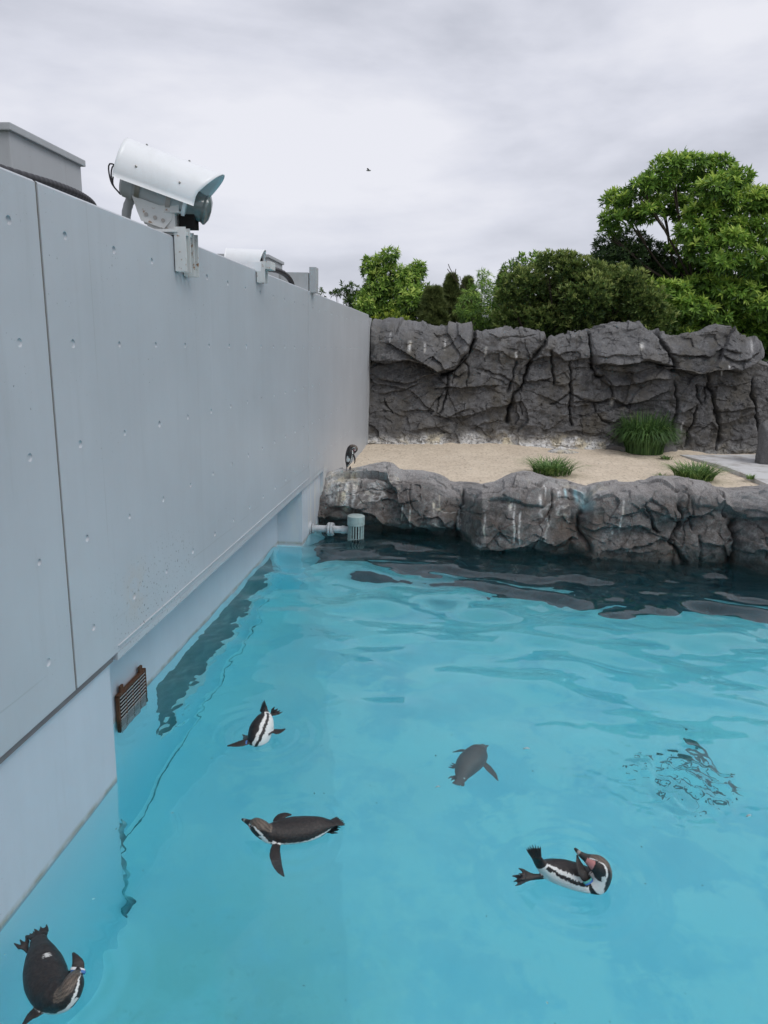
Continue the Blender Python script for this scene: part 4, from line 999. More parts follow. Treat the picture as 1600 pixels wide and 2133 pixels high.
def penguin(label, spine, flippers, feet, opt=None, tailspread=1.0):
    """spine: list of (s, Vector pos, Vector dorsal) ; flippers: list of (points, normal, colour) ; feet: list of (points, normal)"""
    opt = opt or {}
    org = Vector(spine[len(spine)//2][1])
    cs = [a[0] for a in spine]; ss = np.linspace(0, .665, 190)
    P = spline_at(cs, [tuple(Vector(a[1])-org) for a in spine], ss); U = spline_at(cs, [tuple(Vector(a[2]).normalized()) for a in spine], ss)
    fat = opt.get('fat', 1.0)
    prof = np.where(ss < .46, fat, 1.0)
    W = np.interp(ss, ST[:, 0], ST[:, 1])*prof; Hh = np.interp(ss, ST[:, 0], ST[:, 2])*prof
    hd_ = 1+.16*sstep(.49, .53, ss)*(1-sstep(.585, .61, ss)); W = W*hd_; Hh = Hh*hd_*np.where(ss < .42, .90, 1); W = W*(1-.16*sstep(.30, .08, ss)*(ss > .07))
    W = np.convolve(np.pad(W, 4, 'edge'), np.ones(9)/9, 'valid'); Hh = np.convolve(np.pad(Hh, 4, 'edge'), np.ones(9)/9, 'valid')
    W[-1] = .002; Hh[-1] = .002; W[:14] *= tailspread
    seg = 96
    V, F, th = sweep(P, U, W, Hh, seg)
    Cc = body_color(np.repeat(ss, seg), th, opt)
    for (pc, rad, col) in opt.get('spots', []):
        d = np.linalg.norm(V-np.array(Vector(pc)-org), axis=1)+.01*np.sin(V[:, 0]*400)*np.sin(V[:, 1]*370); Cc[d < rad] = col
    VV = [V]; FF = list(F); CC = [Cc]
    def add(V, F, col):
        o = sum(len(v) for v in VV); VV.append(V); FF.extend([tuple(q+o for q in f) for f in F]); CC.append(np.tile(col, (len(V), 1)) if np.ndim(col) == 1 else col)
    def paddle(pts, normal, widths, thick, col, under=None, n=28, seg=20):
        pts = [tuple(Vector(p)-org) for p in pts]; PP = catmull(pts, n); t = np.linspace(0, 1, n)
        Wd = np.interp(t, np.linspace(0, 1, len(widths)), widths); Th = np.interp(t, [0, .3, 1], [thick*1.5, thick, thick*.6])
        Vp, Fp, tp = sweep(PP, np.tile(np.array(Vector(normal).normalized()), (n, 1)), Wd, Th, seg)
        cc = np.tile(col, (len(Vp), 1))
        if under is not None: cc[np.abs(tp) > math.pi*.56] = under
        add(Vp, Fp, cc)
    for f in flippers:
        paddle(f[0], f[1], f[3] if len(f) > 3 else [.020, .027, .034, .033, .028, .018, .006], .0075, BLK, f[2])
    for f in feet:
        pts, nrm = f[0], Vector(f[1]).normalized()
        paddle(pts, nrm, [.013, .012, .016, .026, .034], .0075, BLK*1.2, None, 14, 14)
        a, b = Vector(pts[-2]), Vector(pts[-1]); d = (b-a).normalized(); sdv = d.cross(nrm).normalized()
        for k in (-1, 0, 1):
            p0 = b-d*.01+sdv*k*.020; paddle([p0, p0+d*.018+sdv*k*.004, p0+d*.042+sdv*k*.010-nrm*.002], nrm, [.011, .009, .003], .0065, BLK*1.1, None, 8, 10)
    # tail feathers
    t0 = Vector(P[8]); td = (Vector(P[0])-Vector(P[12])).normalized(); tu = Vector(U[4]); ts = td.cross(tu).normalized()
    for k in range(-3, 4):
        d = (td+ts*k*.13*tailspread).normalized(); p0 = t0+ts*k*.009+org
        paddle([p0, p0+d*.035, p0+d*(.072-.004*abs(k))], tu, [.011, .009, .002], .0055, BLK, None, 8, 10)
    allV = np.vstack(VV); allC = np.vstack(CC)*(1-opt.get('fade', 0))+np.array([.22, .21, .20])*opt.get('fade', 0)  # fade paints underwater haze into the plumage by mixing in pale grey
    me = bpy.data.meshes.new('tmp'); me.from_pydata([tuple(v) for v in allV], [], FF); me.update()
    bm = bmesh.new(); bm.from_mesh(me); bmesh.ops.recalc_face_normals(bm, faces=bm.faces); bm.to_mesh(me); bm.free()
    tmp = bpy.data.objects.new('tmp', me); C.objects.link(tmp)
    md = tmp.modifiers.new('r', 'REMESH'); md.mode = 'VOXEL'; md.voxel_size = opt.get('voxel', .0042)
    md2 = tmp.modifiers.new('s', 'SMOOTH'); md2.iterations = 3; md2.factor = .5
    bpy.context.view_layer.update()
    ev = tmp.evaluated_get(bpy.context.evaluated_depsgraph_get()); m2 = bpy.data.meshes.new_from_object(ev)
    bpy.data.objects.remove(tmp); bpy.data.meshes.remove(me)
    kd = kdtree.KDTree(len(allV))
    for i, v in enumerate(allV): kd.insert(v, i)
    kd.balance()
    cols = np.ones((len(m2.vertices), 4), np.float32)
    for i, v in enumerate(m2.vertices): cols[i, :3] = allC[kd.find(v.co)[1]]
    for a in list(m2.color_attributes): m2.color_attributes.remove(a)
    at = m2.color_attributes.new('col', 'FLOAT_COLOR', 'POINT'); at.data.foreach_set('color', cols.ravel())
    m2.materials.clear(); m2.materials.append(M_plum); m2.polygons.foreach_set('use_smooth', np.ones(len(m2.polygons), bool)); m2.name = 'body'
    root = thing('penguin', label, 'penguin', org, group='penguins of the pool')
    link(bpy.data.objects.new('body', m2), root)
    # eyes
    i = int(np.searchsorted(ss, .572)); T = P[i+1]-P[i]; T /= np.linalg.norm(T); u = U[i]-T*(U[i]@T); u /= np.linalg.norm(u); sd_ = np.cross(T, u)
    for k in (-1, 1):
        a = R_(72)*k; c = P[i]+sd_*W[i]*math.sin(a)*.93+u*Hh[i]*math.cos(a)*.93
        bm = bmesh.new(); bmesh.ops.create_uvsphere(bm, u_segments=12, v_segments=8, radius=.0062, matrix=Matrix.Translation(c)); bm_obj('eye', bm, M_eye, root, smooth=True)
    for (pc, axis, nrm, rw_, col) in opt.get('bands', []):
        bm_prof = []
        Z_ = Vector(axis).normalized(); N_ = Vector(nrm).normalized(); X_ = N_.cross(Z_).normalized(); N_ = Z_.cross(X_)
        M = Matrix.Translation(Vector(pc)-org) @ Matrix((X_, N_, Z_)).transposed().to_4x4() @ Matrix.Diagonal((rw_, .014, 1, 1))
        lathe('flipper_band', [(1.0, -.006), (1.12, -.006), (1.12, .006), (1.0, .006)], col, root, M, 24, cap=False)
    return root
pz = lambda x, y, z: onz(x, y, z)
UPV = Vector((0, 0, 1))
def vdir(a, b): return (b-a).normalized()

# 1 swimming left, back up
B = {0: pz(702, 1712, .02), .11: pz(678, 1718, .03), .23: pz(640, 1728, .015), .33: pz(604, 1733, .01), .42: pz(572, 1737, .02), .47: pz(556, 1734, .045), .52: pz(545, 1727, .075), .56: pz(536, 1721, .085), .60: pz(524, 1716, .08), .665: pz(503, 1706, .085)}
sp = [(s, p, Vector((.0, .0, 1))) for s, p in sorted(B.items())]
sh = pz(578, 1752, -.005); sf = pz(588, 1722, .0)
fl = [([sh, pz(573, 1775, .00), pz(576, 1797, -.01), pz(583, 1815, -.015), pz(592, 1829, -.02)], (0.1, .1, 1), GRY*1.2, [.022, .030, .036, .033, .026, .018, .005]),
      ([sf, pz(578, 1712, .025), pz(584, 1703, .045), pz(594, 1698, .055), pz(608, 1697, .06)], (0, -.35, 1), GRY, [.022, .028, .033, .031, .024, .016, .005])]
ft = [([pz(672, 1734, -.02), pz(684, 1735, -.02), pz(694, 1733, -.015)], (0, .2, 1)), ([pz(680, 1720, -.02), pz(690, 1724, -.015), pz(700, 1724, -.01)], (0, .2, 1))]
penguin('dark backed penguin swimming to the left with one flipper stretched out towards the viewer', sp, fl, ft,
 dict(shift=-4, bands=[(pz(580, 1717, .012), (0.0, .5, .6), (1, 0, 0), .030, M_band), (pz(581, 1714, .020), (0.0, .5, .6), (1, 0, 0), .029, M_bandw)]))

# 2 tilted over, rump out of the water, head under
B = {0: pz(549, 1474, .17), .06: pz(553, 1481, .16), .13: pz(553, 1492, .13), .22: pz(549, 1508, .09), .31: pz(543, 1523, .05), .39: pz(538, 1538, .01), .45: pz(533, 1547, -.04), .50: pz(527, 1552, -.08), .56: pz(519, 1554, -.12), .60: pz(514, 1553, -.14), .665: pz(506, 1551, -.17)}
dr = Vector((-.92, .25, .35))
sp = [(s, p, dr) for s, p in sorted(B.items())]
fl = [([pz(531, 1541, .0), pz(518, 1544, .02), pz(504, 1548, .02), pz(490, 1551, .015), pz(473, 1554, .01)], (.2, -.2, 1), GRY),
      ([pz(556, 1530, .06), pz(563, 1524, .06), pz(573, 1524, .04), pz(584, 1523, .04), pz(595, 1518, .06)], (-.1, -.3, 1), GRY*.7)]
ft = [([pz(560, 1489, .10), pz(566, 1486, .11), pz(572, 1481, .13)], (.5, .5, .6)), ([pz(562, 1492, .09), pz(569, 1489, .10), pz(578, 1483, .11)], (.5, .5, .6))]
penguin('black and white penguin tipped head down in the water near the wall grille, flippers spread', sp, fl, ft,
 dict(shift=-10, fat=1.12, bands=[(pz(514, 1546, .015), (1, .15, .0), (0, 0, 1), .032, M_band)]), 1.1)

# 3 rolling on its side with the head curled back over a raised flipper
B = {0: pz(1115, 1777, .15), .05: pz(1120, 1790, .12), .10: pz(1130, 1802, .085), .17: pz(1150, 1812, .045), .26: pz(1180, 1822, .02), .34: pz(1210, 1832, .01), .40: pz(1232, 1838, .01), .445: pz(1247, 1836, .035), .485: pz(1256, 1824, .085), .52: pz(1254, 1812, .125), .555: pz(1246, 1802, .15), .585: pz(1233, 1794, .165), .615: pz(1218, 1785, .18), .64: pz(1207, 1777, .195), .665: pz(1196, 1766, .21)}
D_ = {0: (-.5, .3, .9), .10: (-.2, .55, .8), .26: (0, .62, .78), .40: (.35, .6, .72), .445: (.75, .45, .5), .485: (.92, .38, .3), .52: (.8, .4, .6), .555: (.55, .4, .85), .60: (.3, .35, .95), .665: (.3, .3, .95)}
sp = [(s, p, Vector([np.interp(s, sorted(D_), [D_[k][i] for k in sorted(D_)]) for i in range(3)])) for s, p in sorted(B.items())]
fl = [([pz(1228, 1836, .05), pz(1219, 1826, .09), pz(1211, 1812, .12), pz(1206, 1797, .15), pz(1202, 1780, .175)], (.55, -.7, .35), GRY*.8)]
ft = [([pz(1138, 1822, .03), pz(1120, 1825, .03), pz(1104, 1825, .035), pz(1090, 1822, .05)], (.2, -.6, .8)), ([pz(1135, 1826, .01), pz(1112, 1829, .0), pz(1095, 1831, .0), pz(1080, 1834, .0)], (.2, -.6, .8))]
penguin('penguin lying on its side with pink face, bill raised and feet trailing left', sp, fl, ft,
 dict(shift=-16, pink=150, bands=[(pz(1224, 1833, .075), (-.3, .2, .8), (.55, -.7, .3), .030, M_bandg), (pz(1227, 1836, .062), (-.3, .2, .8), (.55, -.7, .3), .030, M_band)]), 1.3)

# 4 bottom left, seen from above, head turned and tucked
B = {0: pz(78, 1945, .03), .06: pz(80, 1958, .04), .14: pz(84, 1982, .03), .22: pz(89, 2008, .02), .31: pz(97, 2040, .02), .39: pz(108, 2066, .03), .44: pz(120, 2078, .05), .475: pz(134, 2080, .07), .51: pz(144, 2070, .09), .545: pz(151, 2056, .10), .58: pz(157, 2042, .09), .61: pz(161, 2030, .07), .665: pz(166, 2010, .03)}
sp = [(s, p, Vector((.0 if s < .44 else -.35, -.1, 1))) for s, p in sorted(B.items())]
fl = [([pz(104, 2085, -.01), pz(92, 2096, .0), pz(78, 2106, .0), pz(64, 2118, -.01), pz(46, 2140, -.02)], (0, -.1, 1), GRY),
      ([pz(150, 2050, .0), pz(156, 2030, .03), pz(162, 2014, .06), pz(160, 2000, .08), pz(152, 1984, .09)], (.2, -.3, 1), GRY)]
ft = [([pz(60, 1985, -.01), pz(54, 1975, .0), pz(48, 1966, .01)], (0, 0, 1)), ([pz(97, 1968, .0), pz(92, 1952, .02), pz(88, 1940, .03)], (.2, 0, 1))]
penguin('dark penguin in the bottom left corner seen from above with its head turned sideways', sp, fl, ft,
 dict(fat=1.0, shift=4, spots=[(pz(98, 1988, .10), .016, WHT*.8)], bands=[(pz(162, 2020, .05), (-.05, .6, .3), (.3, 0, 1), .031, M_bandw), (pz(163, 2024, .045), (-.05, .6, .3), (.3, 0, 1), .031, M_band)]))

# 5 under water, back up, grey brown plumage paled with painted haze
def pzu(px, py, z):
    p = onz(px, py, z*.52); return Vector((p.x, p.y, z))
zz = -.42
B = {0: pzu(957, 1634, zz), .06: pzu(961, 1627, zz), .14: pzu(967, 1614, zz), .23: pzu(976, 1598, zz), .31: pzu(986, 1585, zz), .38: pzu(993, 1574, zz), .43: pzu(998, 1568, zz), .48: pzu(1003, 1565, zz-.01), .55: pzu(1008, 1563, zz-.02), .60: pzu(1012, 1562, zz-.02), .665: pzu(1019, 1559, zz-.02)}
sp = [(s, p, UPV) for s, p in sorted(B.items())]
fl = [([pzu(1006, 1592, zz), pzu(1014, 1600, zz), pzu(1022, 1609, zz), pzu(1030, 1618, zz), pzu(1037, 1630, zz)], (.2, 0, 1), GRY),
      ([pzu(975, 1572, zz), pzu(966, 1568, zz-.02), pzu(957, 1568, zz-.04), pzu(950, 1570, zz-.06), pzu(942, 1572, zz-.08)], (0, .3, 1), GRY)]
ft = [([pzu(958, 1618, zz-.05), pzu(952, 1622, zz-.05), pzu(946, 1626, zz-.05)], (0, 0, 1)), ([pzu(960, 1600, zz-.05), pzu(952, 1602, zz-.05), pzu(946, 1600, zz-.05)], (0, 0, 1))]
penguin('grey brown penguin paled with painted haze, swimming below the surface in the middle of the pool', sp, fl, ft, dict(fat=1.12, fade=.45))

# 5b deep under the rippled patch, head to the lower right
zz = -1.65
B = {0: pzu(1325, 1592, zz), .08: pzu(1345, 1598, zz), .16: pzu(1370, 1606, zz), .24: pzu(1400, 1616, zz), .32: pzu(1432, 1628, zz), .40: pzu(1462, 1640, zz), .46: pzu(1485, 1648, zz), .52: pzu(1508, 1655, zz), .58: pzu(1526, 1660, zz), .62: pzu(1538, 1664, zz), .665: pzu(1552, 1668, zz)}
B = {k: Vector(list(B.values())[4])+(v-Vector(list(B.values())[4]))*.80 for k, v in B.items()}
sp = [(s, p, UPV) for s, p in sorted(B.items())]
fl = [([pzu(1450, 1650, zz), pzu(1455, 1665, zz), pzu(1458, 1680, zz), pzu(1458, 1692, zz), pzu(1452, 1706, zz)], (0, 0, 1), GRY),
      ([pzu(1455, 1618, zz), pzu(1450, 1604, zz), pzu(1444, 1592, zz), pzu(1434, 1582, zz), pzu(1420, 1574, zz)], (0, 0, 1), GRY)]
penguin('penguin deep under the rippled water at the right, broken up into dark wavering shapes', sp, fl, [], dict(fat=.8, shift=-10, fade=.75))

# 6 standing on the rock by the wall, head bent down
x0, y0 = -1.735, 12.15
zb_ = .895
pf = lambda a, b, c: Vector((x0+a, y0+b, zb_+c))
sp = [(0, pf(-.055, -.03, .03), (-1, -.1, .1)), (.07, pf(-.05, -.01, .07), (-1, -.1, .1)), (.14, pf(-.035, 0, .12), (-1, -.3, .1)), (.23, pf(-.02, 0, .20), (-1, -.4, 0)), (.31, pf(-.01, 0, .27), (-1, -.4, .1)), (.38, pf(0, 0, .335), (-.9, -.4, .3)),
      (.43, pf(.01, 0, .375), (-.7, -.3, .6)), (.475, pf(.035, 0, .402), (-.4, -.2, .9)), (.52, pf(.068, -.01, .400), (.2, -.2, .95)), (.56, pf(.090, -.02, .378), (.75, -.2, .6)), (.60, pf(.094, -.035, .345), (.95, -.2, .1)), (.665, pf(.072, -.05, .295), (.9, -.2, -.3))]
sp = [(a, b, Vector(c)) for a, b, c in sp]
fl = [([pf(.055, -.05, .30), pf(.075, -.05, .26), pf(.090, -.05, .21), pf(.092, -.05, .165), pf(.08, -.05, .12)], (1, -.6, 0), WHT*.8, [.018, .022, .026, .024, .02, .014, .006])]
ft = [([pf(.00, -.05, .06), pf(.01, -.05, .02), pf(.04, -.06, .004), pf(.075, -.07, .003)], (0, 0, 1)), ([pf(.00, .05, .06), pf(.01, .05, .02), pf(.04, .05, .004), pf(.075, .05, .003)], (0, 0, 1))]
penguin('small penguin standing on the rock against the wall with its head bent down preening', sp, fl, ft,
 dict(fat=.86, shift=8, voxel=.004, spots=[(pf(-.03, -.09, .19), .045, WHT*.9), (pf(-.045, -.09, .235), .028, WHT*.9)]))

# ------------------------------------------------------------------ foliage
def leaf_mesh(name, origins, dirs, size, nleaf, mat, parent, tone, spread=1.1, aspect=.26, droop=.25, rg=None, kind=None, fold=.25):
    """rosettes of folded leaves: every leaf is its own two-triangle blade pair"""
    rg = rg or np.random.default_rng(1); n = len(origins)
    O = np.repeat(origins, nleaf, 0); Dm = np.repeat(dirs/np.linalg.norm(dirs, axis=1)[:, None], nleaf, 0); N = len(O)
    r = rg.normal(size=(N, 3)); side = r-Dm*(r*Dm).sum(1)[:, None]; side /= np.linalg.norm(side, axis=1)[:, None]+1e-9
    k = rg.uniform(.35, 1, N)*spread
    L = Dm*np.cos(k)[:, None]+side*np.sin(k)[:, None]; L[:, 2] -= droop*rg.uniform(.3, 1, N); L /= np.linalg.norm(L, axis=1)[:, None]
    up = Dm+rg.normal(size=(N, 3))*.25; S = np.cross(L, up); S /= np.linalg.norm(S, axis=1)[:, None]+1e-9; Nn = np.cross(S, L)
    sz = (np.repeat(size, nleaf) if np.ndim(size) else size)*rg.uniform(.6, 1.15, N)
    sz = sz[:, None]; base = O+L*sz*.06
    w = aspect*sz*rg.uniform(.75, 1.2, N)[:, None]*.5
    mid = base+L*sz*.5
    V = np.stack([base, mid+S*w+Nn*w*fold*2, base+L*sz-Nn*sz*.10, mid-S*w+Nn*w*fold*2, mid], 1).reshape(-1, 3)
    i = np.arange(N)*5
    F = np.stack([i, i+1, i+4, i+1, i+2, i+4, i+2, i+3, i+4, i+3, i, i+4], 1).reshape(-1, 3)
    tn = np.clip(np.repeat(tone, nleaf)+rg.normal(size=N)*.16, 0, 1)
    o = mesh_obj(name, V, F, mat, parent, attrs=dict(tone=np.repeat(tn, 5)))
    if kind: o['kind'] = kind
    return o
def shoots(clumps, dens, rg, inner=.35):
    """clumps: (centre, radii, tonebias) -> points and outward directions on bumpy shells, plus some inside"""
    P = []; Dd = []; Tn = []
    for c, r, tb in clumps:
        c = np.array(c, float); r = np.array(r if np.ndim(r) else (r, r, r), float)
        n = int(dens*(r[0]*r[1]+r[1]*r[2]+r[0]*r[2])/3*4*math.pi)
        d = rg.normal(size=(n, 3)); d /= np.linalg.norm(d, axis=1)[:, None]
        rad = 1-np.abs(rg.normal(size=n))*.22; ins = rg.random(n) < inner; rad[ins] = rg.uniform(.2, .95, ins.sum())
        rad *= 1+.22*np.sin(d[:, 0]*5+c[0]*3)*np.sin(d[:, 2]*6+c[2]*5)*np.sin(d[:, 1]*5+1)
        P.append(c+d*r*rad[:, None]); dd = d+np.array([0, -.25, .65]); Dd.append(dd)
        Tn.append(np.clip(.0+tb+.68*np.clip(rad, 0, 1)*np.clip(d[:, 2]*.55+.5, 0, 1)+rg.normal(size=n)*.12+.25*(rg.random(n) < .12), 0, 1))  # light painted into leaf tone: clump tops paler, undersides and insides darker
    return np.vstack(P), np.vstack(Dd), np.concatenate(Tn)
def trunk(parent, base, clumps, r0, rg=None, fork_at=None):
    rg = rg or np.random.default_rng(3); V = []; F = []
    def add(P, rad):
        v, f = tube_arrays(catmull(P, 16), np.linspace(rad[0], rad[1], 16), 7); o = len(V); V.extend(v); F.extend([tuple(q+o for q in ff) for ff in f])
    base = np.array(base, float); top = np.mean([np.array(c[0]) for c in clumps], 0); fork = base+(top-base)*np.array([.6, .6, .45])
    if fork_at is not None: fork = np.array(fork_at, float)
    add([base, base+(fork-base)*.5+rg.normal(size=3)*.1, fork], (r0, r0*.7))
    for c in clumps[::(3 if len(clumps) > 25 else 1)]:
        cr_ = c[1][0]; c = np.array(c[0], float); c[2] -= cr_*.35; mid = fork+(c-fork)*np.array([.5, .5, .40])+rg.normal(size=3)*.15; mid[2] -= .15
        add([fork, mid, c], (r0*.30, r0*.05))
        for k in range(3): q = c+rg.normal(size=3)*.35*cr_; add([mid+(c-mid)*.4, (mid+q)/2+(c-mid)*.25, q], (r0*.14, r0*.03))
    return mesh_obj('trunk', [tuple(v-np.array(parent.location)) for v in V], F, M_bark, parent, smooth=True)
def tree(name, label, pix, Y, mat, leafsize, nleaf, dens, r0=.14, tone=0., cat='tree', seed=1, group=None, aspect=.26, spread=1.15, droop=.25, inner=.35, depth=.6, flat=.80, fork_px=None):
    """pix: (px,py,radius_px[,dy,tone]) clump centres seen from the viewpoint at distance Y"""
    rg = np.random.default_rng(seed); cl = []
    for q in pix:
        px, py, rp = q[:3]; dy = q[3] if len(q) > 3 else rg.uniform(-depth, depth); tb = q[4] if len(q) > 4 else 0
        c = ony(px, py, Y+dy); r = rp/FPX*(Y+dy)*1.03; cl.append((tuple(c), (r, r*.95, r*flat), tone+tb))
    cx = np.mean([c[0][0] for c in cl]); cy_ = np.mean([c[0][1] for c in cl])
    t = thing(name, label, cat, (cx, cy_, .4), group=group)
    P, Dd, Tn = shoots(cl, dens, rg, inner)
    keep = P[:, 2] > .5
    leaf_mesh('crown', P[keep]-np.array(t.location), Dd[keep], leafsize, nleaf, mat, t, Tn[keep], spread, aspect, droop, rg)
    trunk(t, (cx, cy_, .35), cl, r0, rg=rg, fork_at=tuple(ony(*fork_px, Y)) if fork_px else None)
    return t
# big tree on the right, layered clumps
big = [(1395, 345, 30), (1440, 340, 32), (1490, 350, 34), (1340, 385, 26), (1375, 375, 32), (1430, 385, 42), (1490, 395, 42), (1535, 372, 26), (1545, 400, 18),
 (1290, 415, 28), (1325, 420, 34), (1275, 450, 22), (1272, 480, 18), (1300, 458, 26), (1345, 440, 28), (1385, 425, 28), (1420, 435, 32),
 (1460, 450, 34, -.8, .15), (1500, 425, 36, -.8, .1), (1560, 420, 40, -.6, .12), (1600, 415, 38, -.5, .1), (1640, 430, 50, -.3), (1440, 480, 30, -1.0, .1), (1428, 515, 30, .3), (1440, 560, 30, .5), (1405, 575, 26, .6),
 (1510, 480, 44, -.5), (1570, 480, 46, -.5), (1630, 500, 55), (1465, 520, 34, -1.0), (1530, 500, 30, -1.4, .12), (1500, 545, 32, -1.4, .05), (1460, 560, 30), (1560, 545, 45, -1.0), (1610, 570, 50), (1670, 520, 60),
 (1440, 600, 32, -.6), (1480, 600, 40), (1400, 610, 32, -1.2, .05), (1370, 600, 26, -1.2), (1530, 610, 44, -.8, .05), (1580, 640, 46, -.8), (1640, 640, 60), (1430, 640, 40, -1.4, .05), (1390, 655, 30, -1.4), (1480, 660, 46, -.8), (1540, 680, 44), (1450, 700, 50), (1600, 700, 50), (1400, 700, 46)]
tree('broadleaf_tree', 'tall broadleaf tree with layered bright green leaf whorls at the right edge', big, 23.5, M_leafbig, .23, 13, 30, .20, seed=11, inner=.16, aspect=.25, droop=.12, spread=1.35, depth=1.2, flat=.52, tone=.12, fork_px=(1452, 610))
shr = [(1090, 590, 40), (1140, 575, 42), (1190, 570, 40), (1180, 545, 22), (1225, 575, 40), (1140, 545, 20), (1270, 590, 42), (1310, 590, 34), (1100, 630, 50), (1160, 620, 50), (1220, 620, 55), (1290, 640, 52), (1340, 630, 42), (1360, 670, 42), (1075, 670, 45), (1130, 680, 50), (1200, 680, 55), (1270, 690, 50), (1330, 700, 50), (1060, 620, 24)]
tree('round_shrub', 'wide rounded olive green shrub rising behind the middle of the rock wall', shr, 21.0, M_leafolive, .145, 10, 85, .08, tone=.10, cat='shrub', seed=12, inner=.42, aspect=.26, spread=.75, droop=.0, depth=.7)
dk = [(1270, 520, 32), (1310, 510, 34), (1350, 530, 36), (1300, 550, 45), (1260, 555, 25), (1350, 570, 45), (1390, 570, 40), (1245, 540, 15), (1390, 640, 50)]
tree('dark_tree', 'dark evergreen tree under the branches of the tall tree, behind the olive shrub', dk, 24.2, M_leafdark, .16, 9, 60, .1, seed=13, inner=.3, depth=.6)
lt = [(800, 545, 20), (815, 530, 14), (775, 560, 18), (768, 545, 12), (790, 590, 30), (820, 575, 24), (860, 575, 24), (868, 560, 16), (850, 600, 28), (775, 615, 26), (815, 620, 34), (860, 625, 26), (885, 600, 12), (785, 650, 28), (830, 655, 30), (870, 650, 24), (760, 640, 20)]
tree('broadleaf_tree', 'bright green tree with drooping leaves standing just past the end of the wall', lt, 26, M_leafmid, .21, 11, 46, .13, seed=14, droop=.75, inner=.3, depth=.6, tone=.12)
tree('broadleaf_tree', 'small dark green tree showing over the wall end, left of the bright green tree', [(715, 610, 14), (700, 612, 9), (735, 605, 12), (722, 595, 10), (745, 625, 22), (725, 632, 20), (770, 650, 30)], 28, M_leafdark, .17, 8, 34, .08, seed=15, tone=.2)
tree('treetop', 'tip of a distant tree peeking above the wall', [(672, 612, 6), (670, 606, 4)], 29, M_leafdark, .14, 7, 60, .03, seed=16, tone=.25)
tree('yellow_shrub', 'yellow green shrub low behind the left end of the rock wall', [(800, 664, 14), (825, 658, 14), (815, 672, 16), (785, 678, 14), (845, 672, 12), (780, 668, 8)], 22, M_yellow, .12, 8, 60, .03, cat='shrub', seed=17, inner=.2)
def conifer(label, px, pbase, ptop, wpx, Y, seed, n=900, tone=0.):
    rg = np.random.default_rng(seed); b = ony(px, pbase, Y); tp = ony(px, ptop, Y); w = wpx/FPX*Y
    t = thing('conifer', label, 'tree', (b.x, Y, .4), group='dark conifers behind the rock wall')
    h = tp.z-.4; u = rg.random(n)**.8; a = rg.uniform(0, 6.283, n); lob = .7+.3*np.sin(a*5+u*20)
    u = 1-(1-u)*np.where(rg.random(n) < .6, .45, 1); r = w*1.6*np.clip((1-u)*h/3.6, 0, 1)**.9*lob*(.55+.45*np.abs(np.sin(u*38+a*1.5)))*np.sqrt(rg.uniform(.1, 1, n))+.02
    P = np.stack([r*np.cos(a), r*np.sin(a), u*h], 1); Dd = np.stack([np.cos(a), np.sin(a), .9+0*a], 1)
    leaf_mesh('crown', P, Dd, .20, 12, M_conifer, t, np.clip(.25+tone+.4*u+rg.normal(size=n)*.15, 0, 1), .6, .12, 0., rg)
    tube('trunk', [(0, 0, -.1), (.02, 0, h*.5), (0, 0, h*.97)], (.07, .04, .01), M_bark, t, 7)
for k, (px, tp, w) in enumerate(((905, 610, 34), (935, 583, 34), (968, 590, 26), (892, 612, 30), (1040, 580, 16), (980, 620, 30))):
    conifer(['dark conifer next to the bright green tree', 'pointed dark conifer in the middle of the tree gap', 'narrow dark conifer beneath the bare twigs', 'short dark conifer partly behind the bright green tree', 'slim conifer tip between the bamboo bush and the olive shrub', 'low dark conifer left of the bamboo bush'][k], px, 720, tp-6, w*1.7, 25+.5*(k % 3), 40+k, 2400, .08)
tree('bamboo_bush', 'light green feathery bush with narrow leaves left of the olive shrub', [(1000, 600, 24), (1010, 580, 16), (1005, 572, 10), (985, 630, 30), (1025, 625, 30), (1000, 660, 34), (970, 655, 22), (1035, 665, 28), (1020, 600, 14)], 22, M_leafmid, .17, 9, 40, .04, cat='bush', seed=18, aspect=.13, spread=1.3, droop=.5, tone=.05)
tree('broadleaf_tree', 'pale green airy tree behind the left shoulder of the olive shrub', [(1085, 545, 18), (1120, 540, 16), (1060, 560, 14), (1100, 560, 20), (1135, 535, 12), (1055, 590, 18), (1080, 600, 24), (1045, 640, 26), (1070, 560, 10)], 23.5, M_leafmid, .17, 8, 30, .07, seed=19, tone=-.12, droop=.1)
# bare twigs
q0 = ony(972, 640, 25.2)
tw = thing('bare_tree', 'thin bare twigs sticking up from the dark conifers', 'tree', (q0.x, 25.2, .4))
for L in ([(990, 640), (968, 605), (955, 590), (940, 572), (932, 560)], [(955, 590), (938, 560), (934, 550)], [(975, 610), (962, 590), (958, 575)], [(946, 575), (950, 560)], [(1000, 640), (985, 618)]):
    P = [tuple(ony(*q, 25.2)-Vector(tw.location)) for q in L]; tube('twig', P, .013, M_bark, tw, 5, 12)
tube('trunk', [(0, 0, -.1), tuple(ony(990, 640, 25.2)-Vector(tw.location))], .04, M_bark, tw, 6)
# dark understory mass behind the wall so no sky shows low down
rg = np.random.default_rng(77); n = 7500
hx = rg.uniform(-4, 16, n); hz = rg.uniform(.4, 1, n)*(3.9+1.7*sstep(1.2, 4.5, hx)); hy = rg.uniform(25.5, 28, n)+0*hx
leaf_mesh('understory', np.stack([hx, hy, hz], 1), np.stack([hx*0, hx*0-.6, hx*0+.8], 1)+rg.normal(size=(n, 3))*.3, .30, 10, M_leafdark, None, np.clip(.2+rg.normal(size=n)*.2, 0, 1), 1.2, .3, .1, rg, kind='stuff')
bpy.data.objects['understory']['label'] = 'dark mass of distant undergrowth behind the trees'

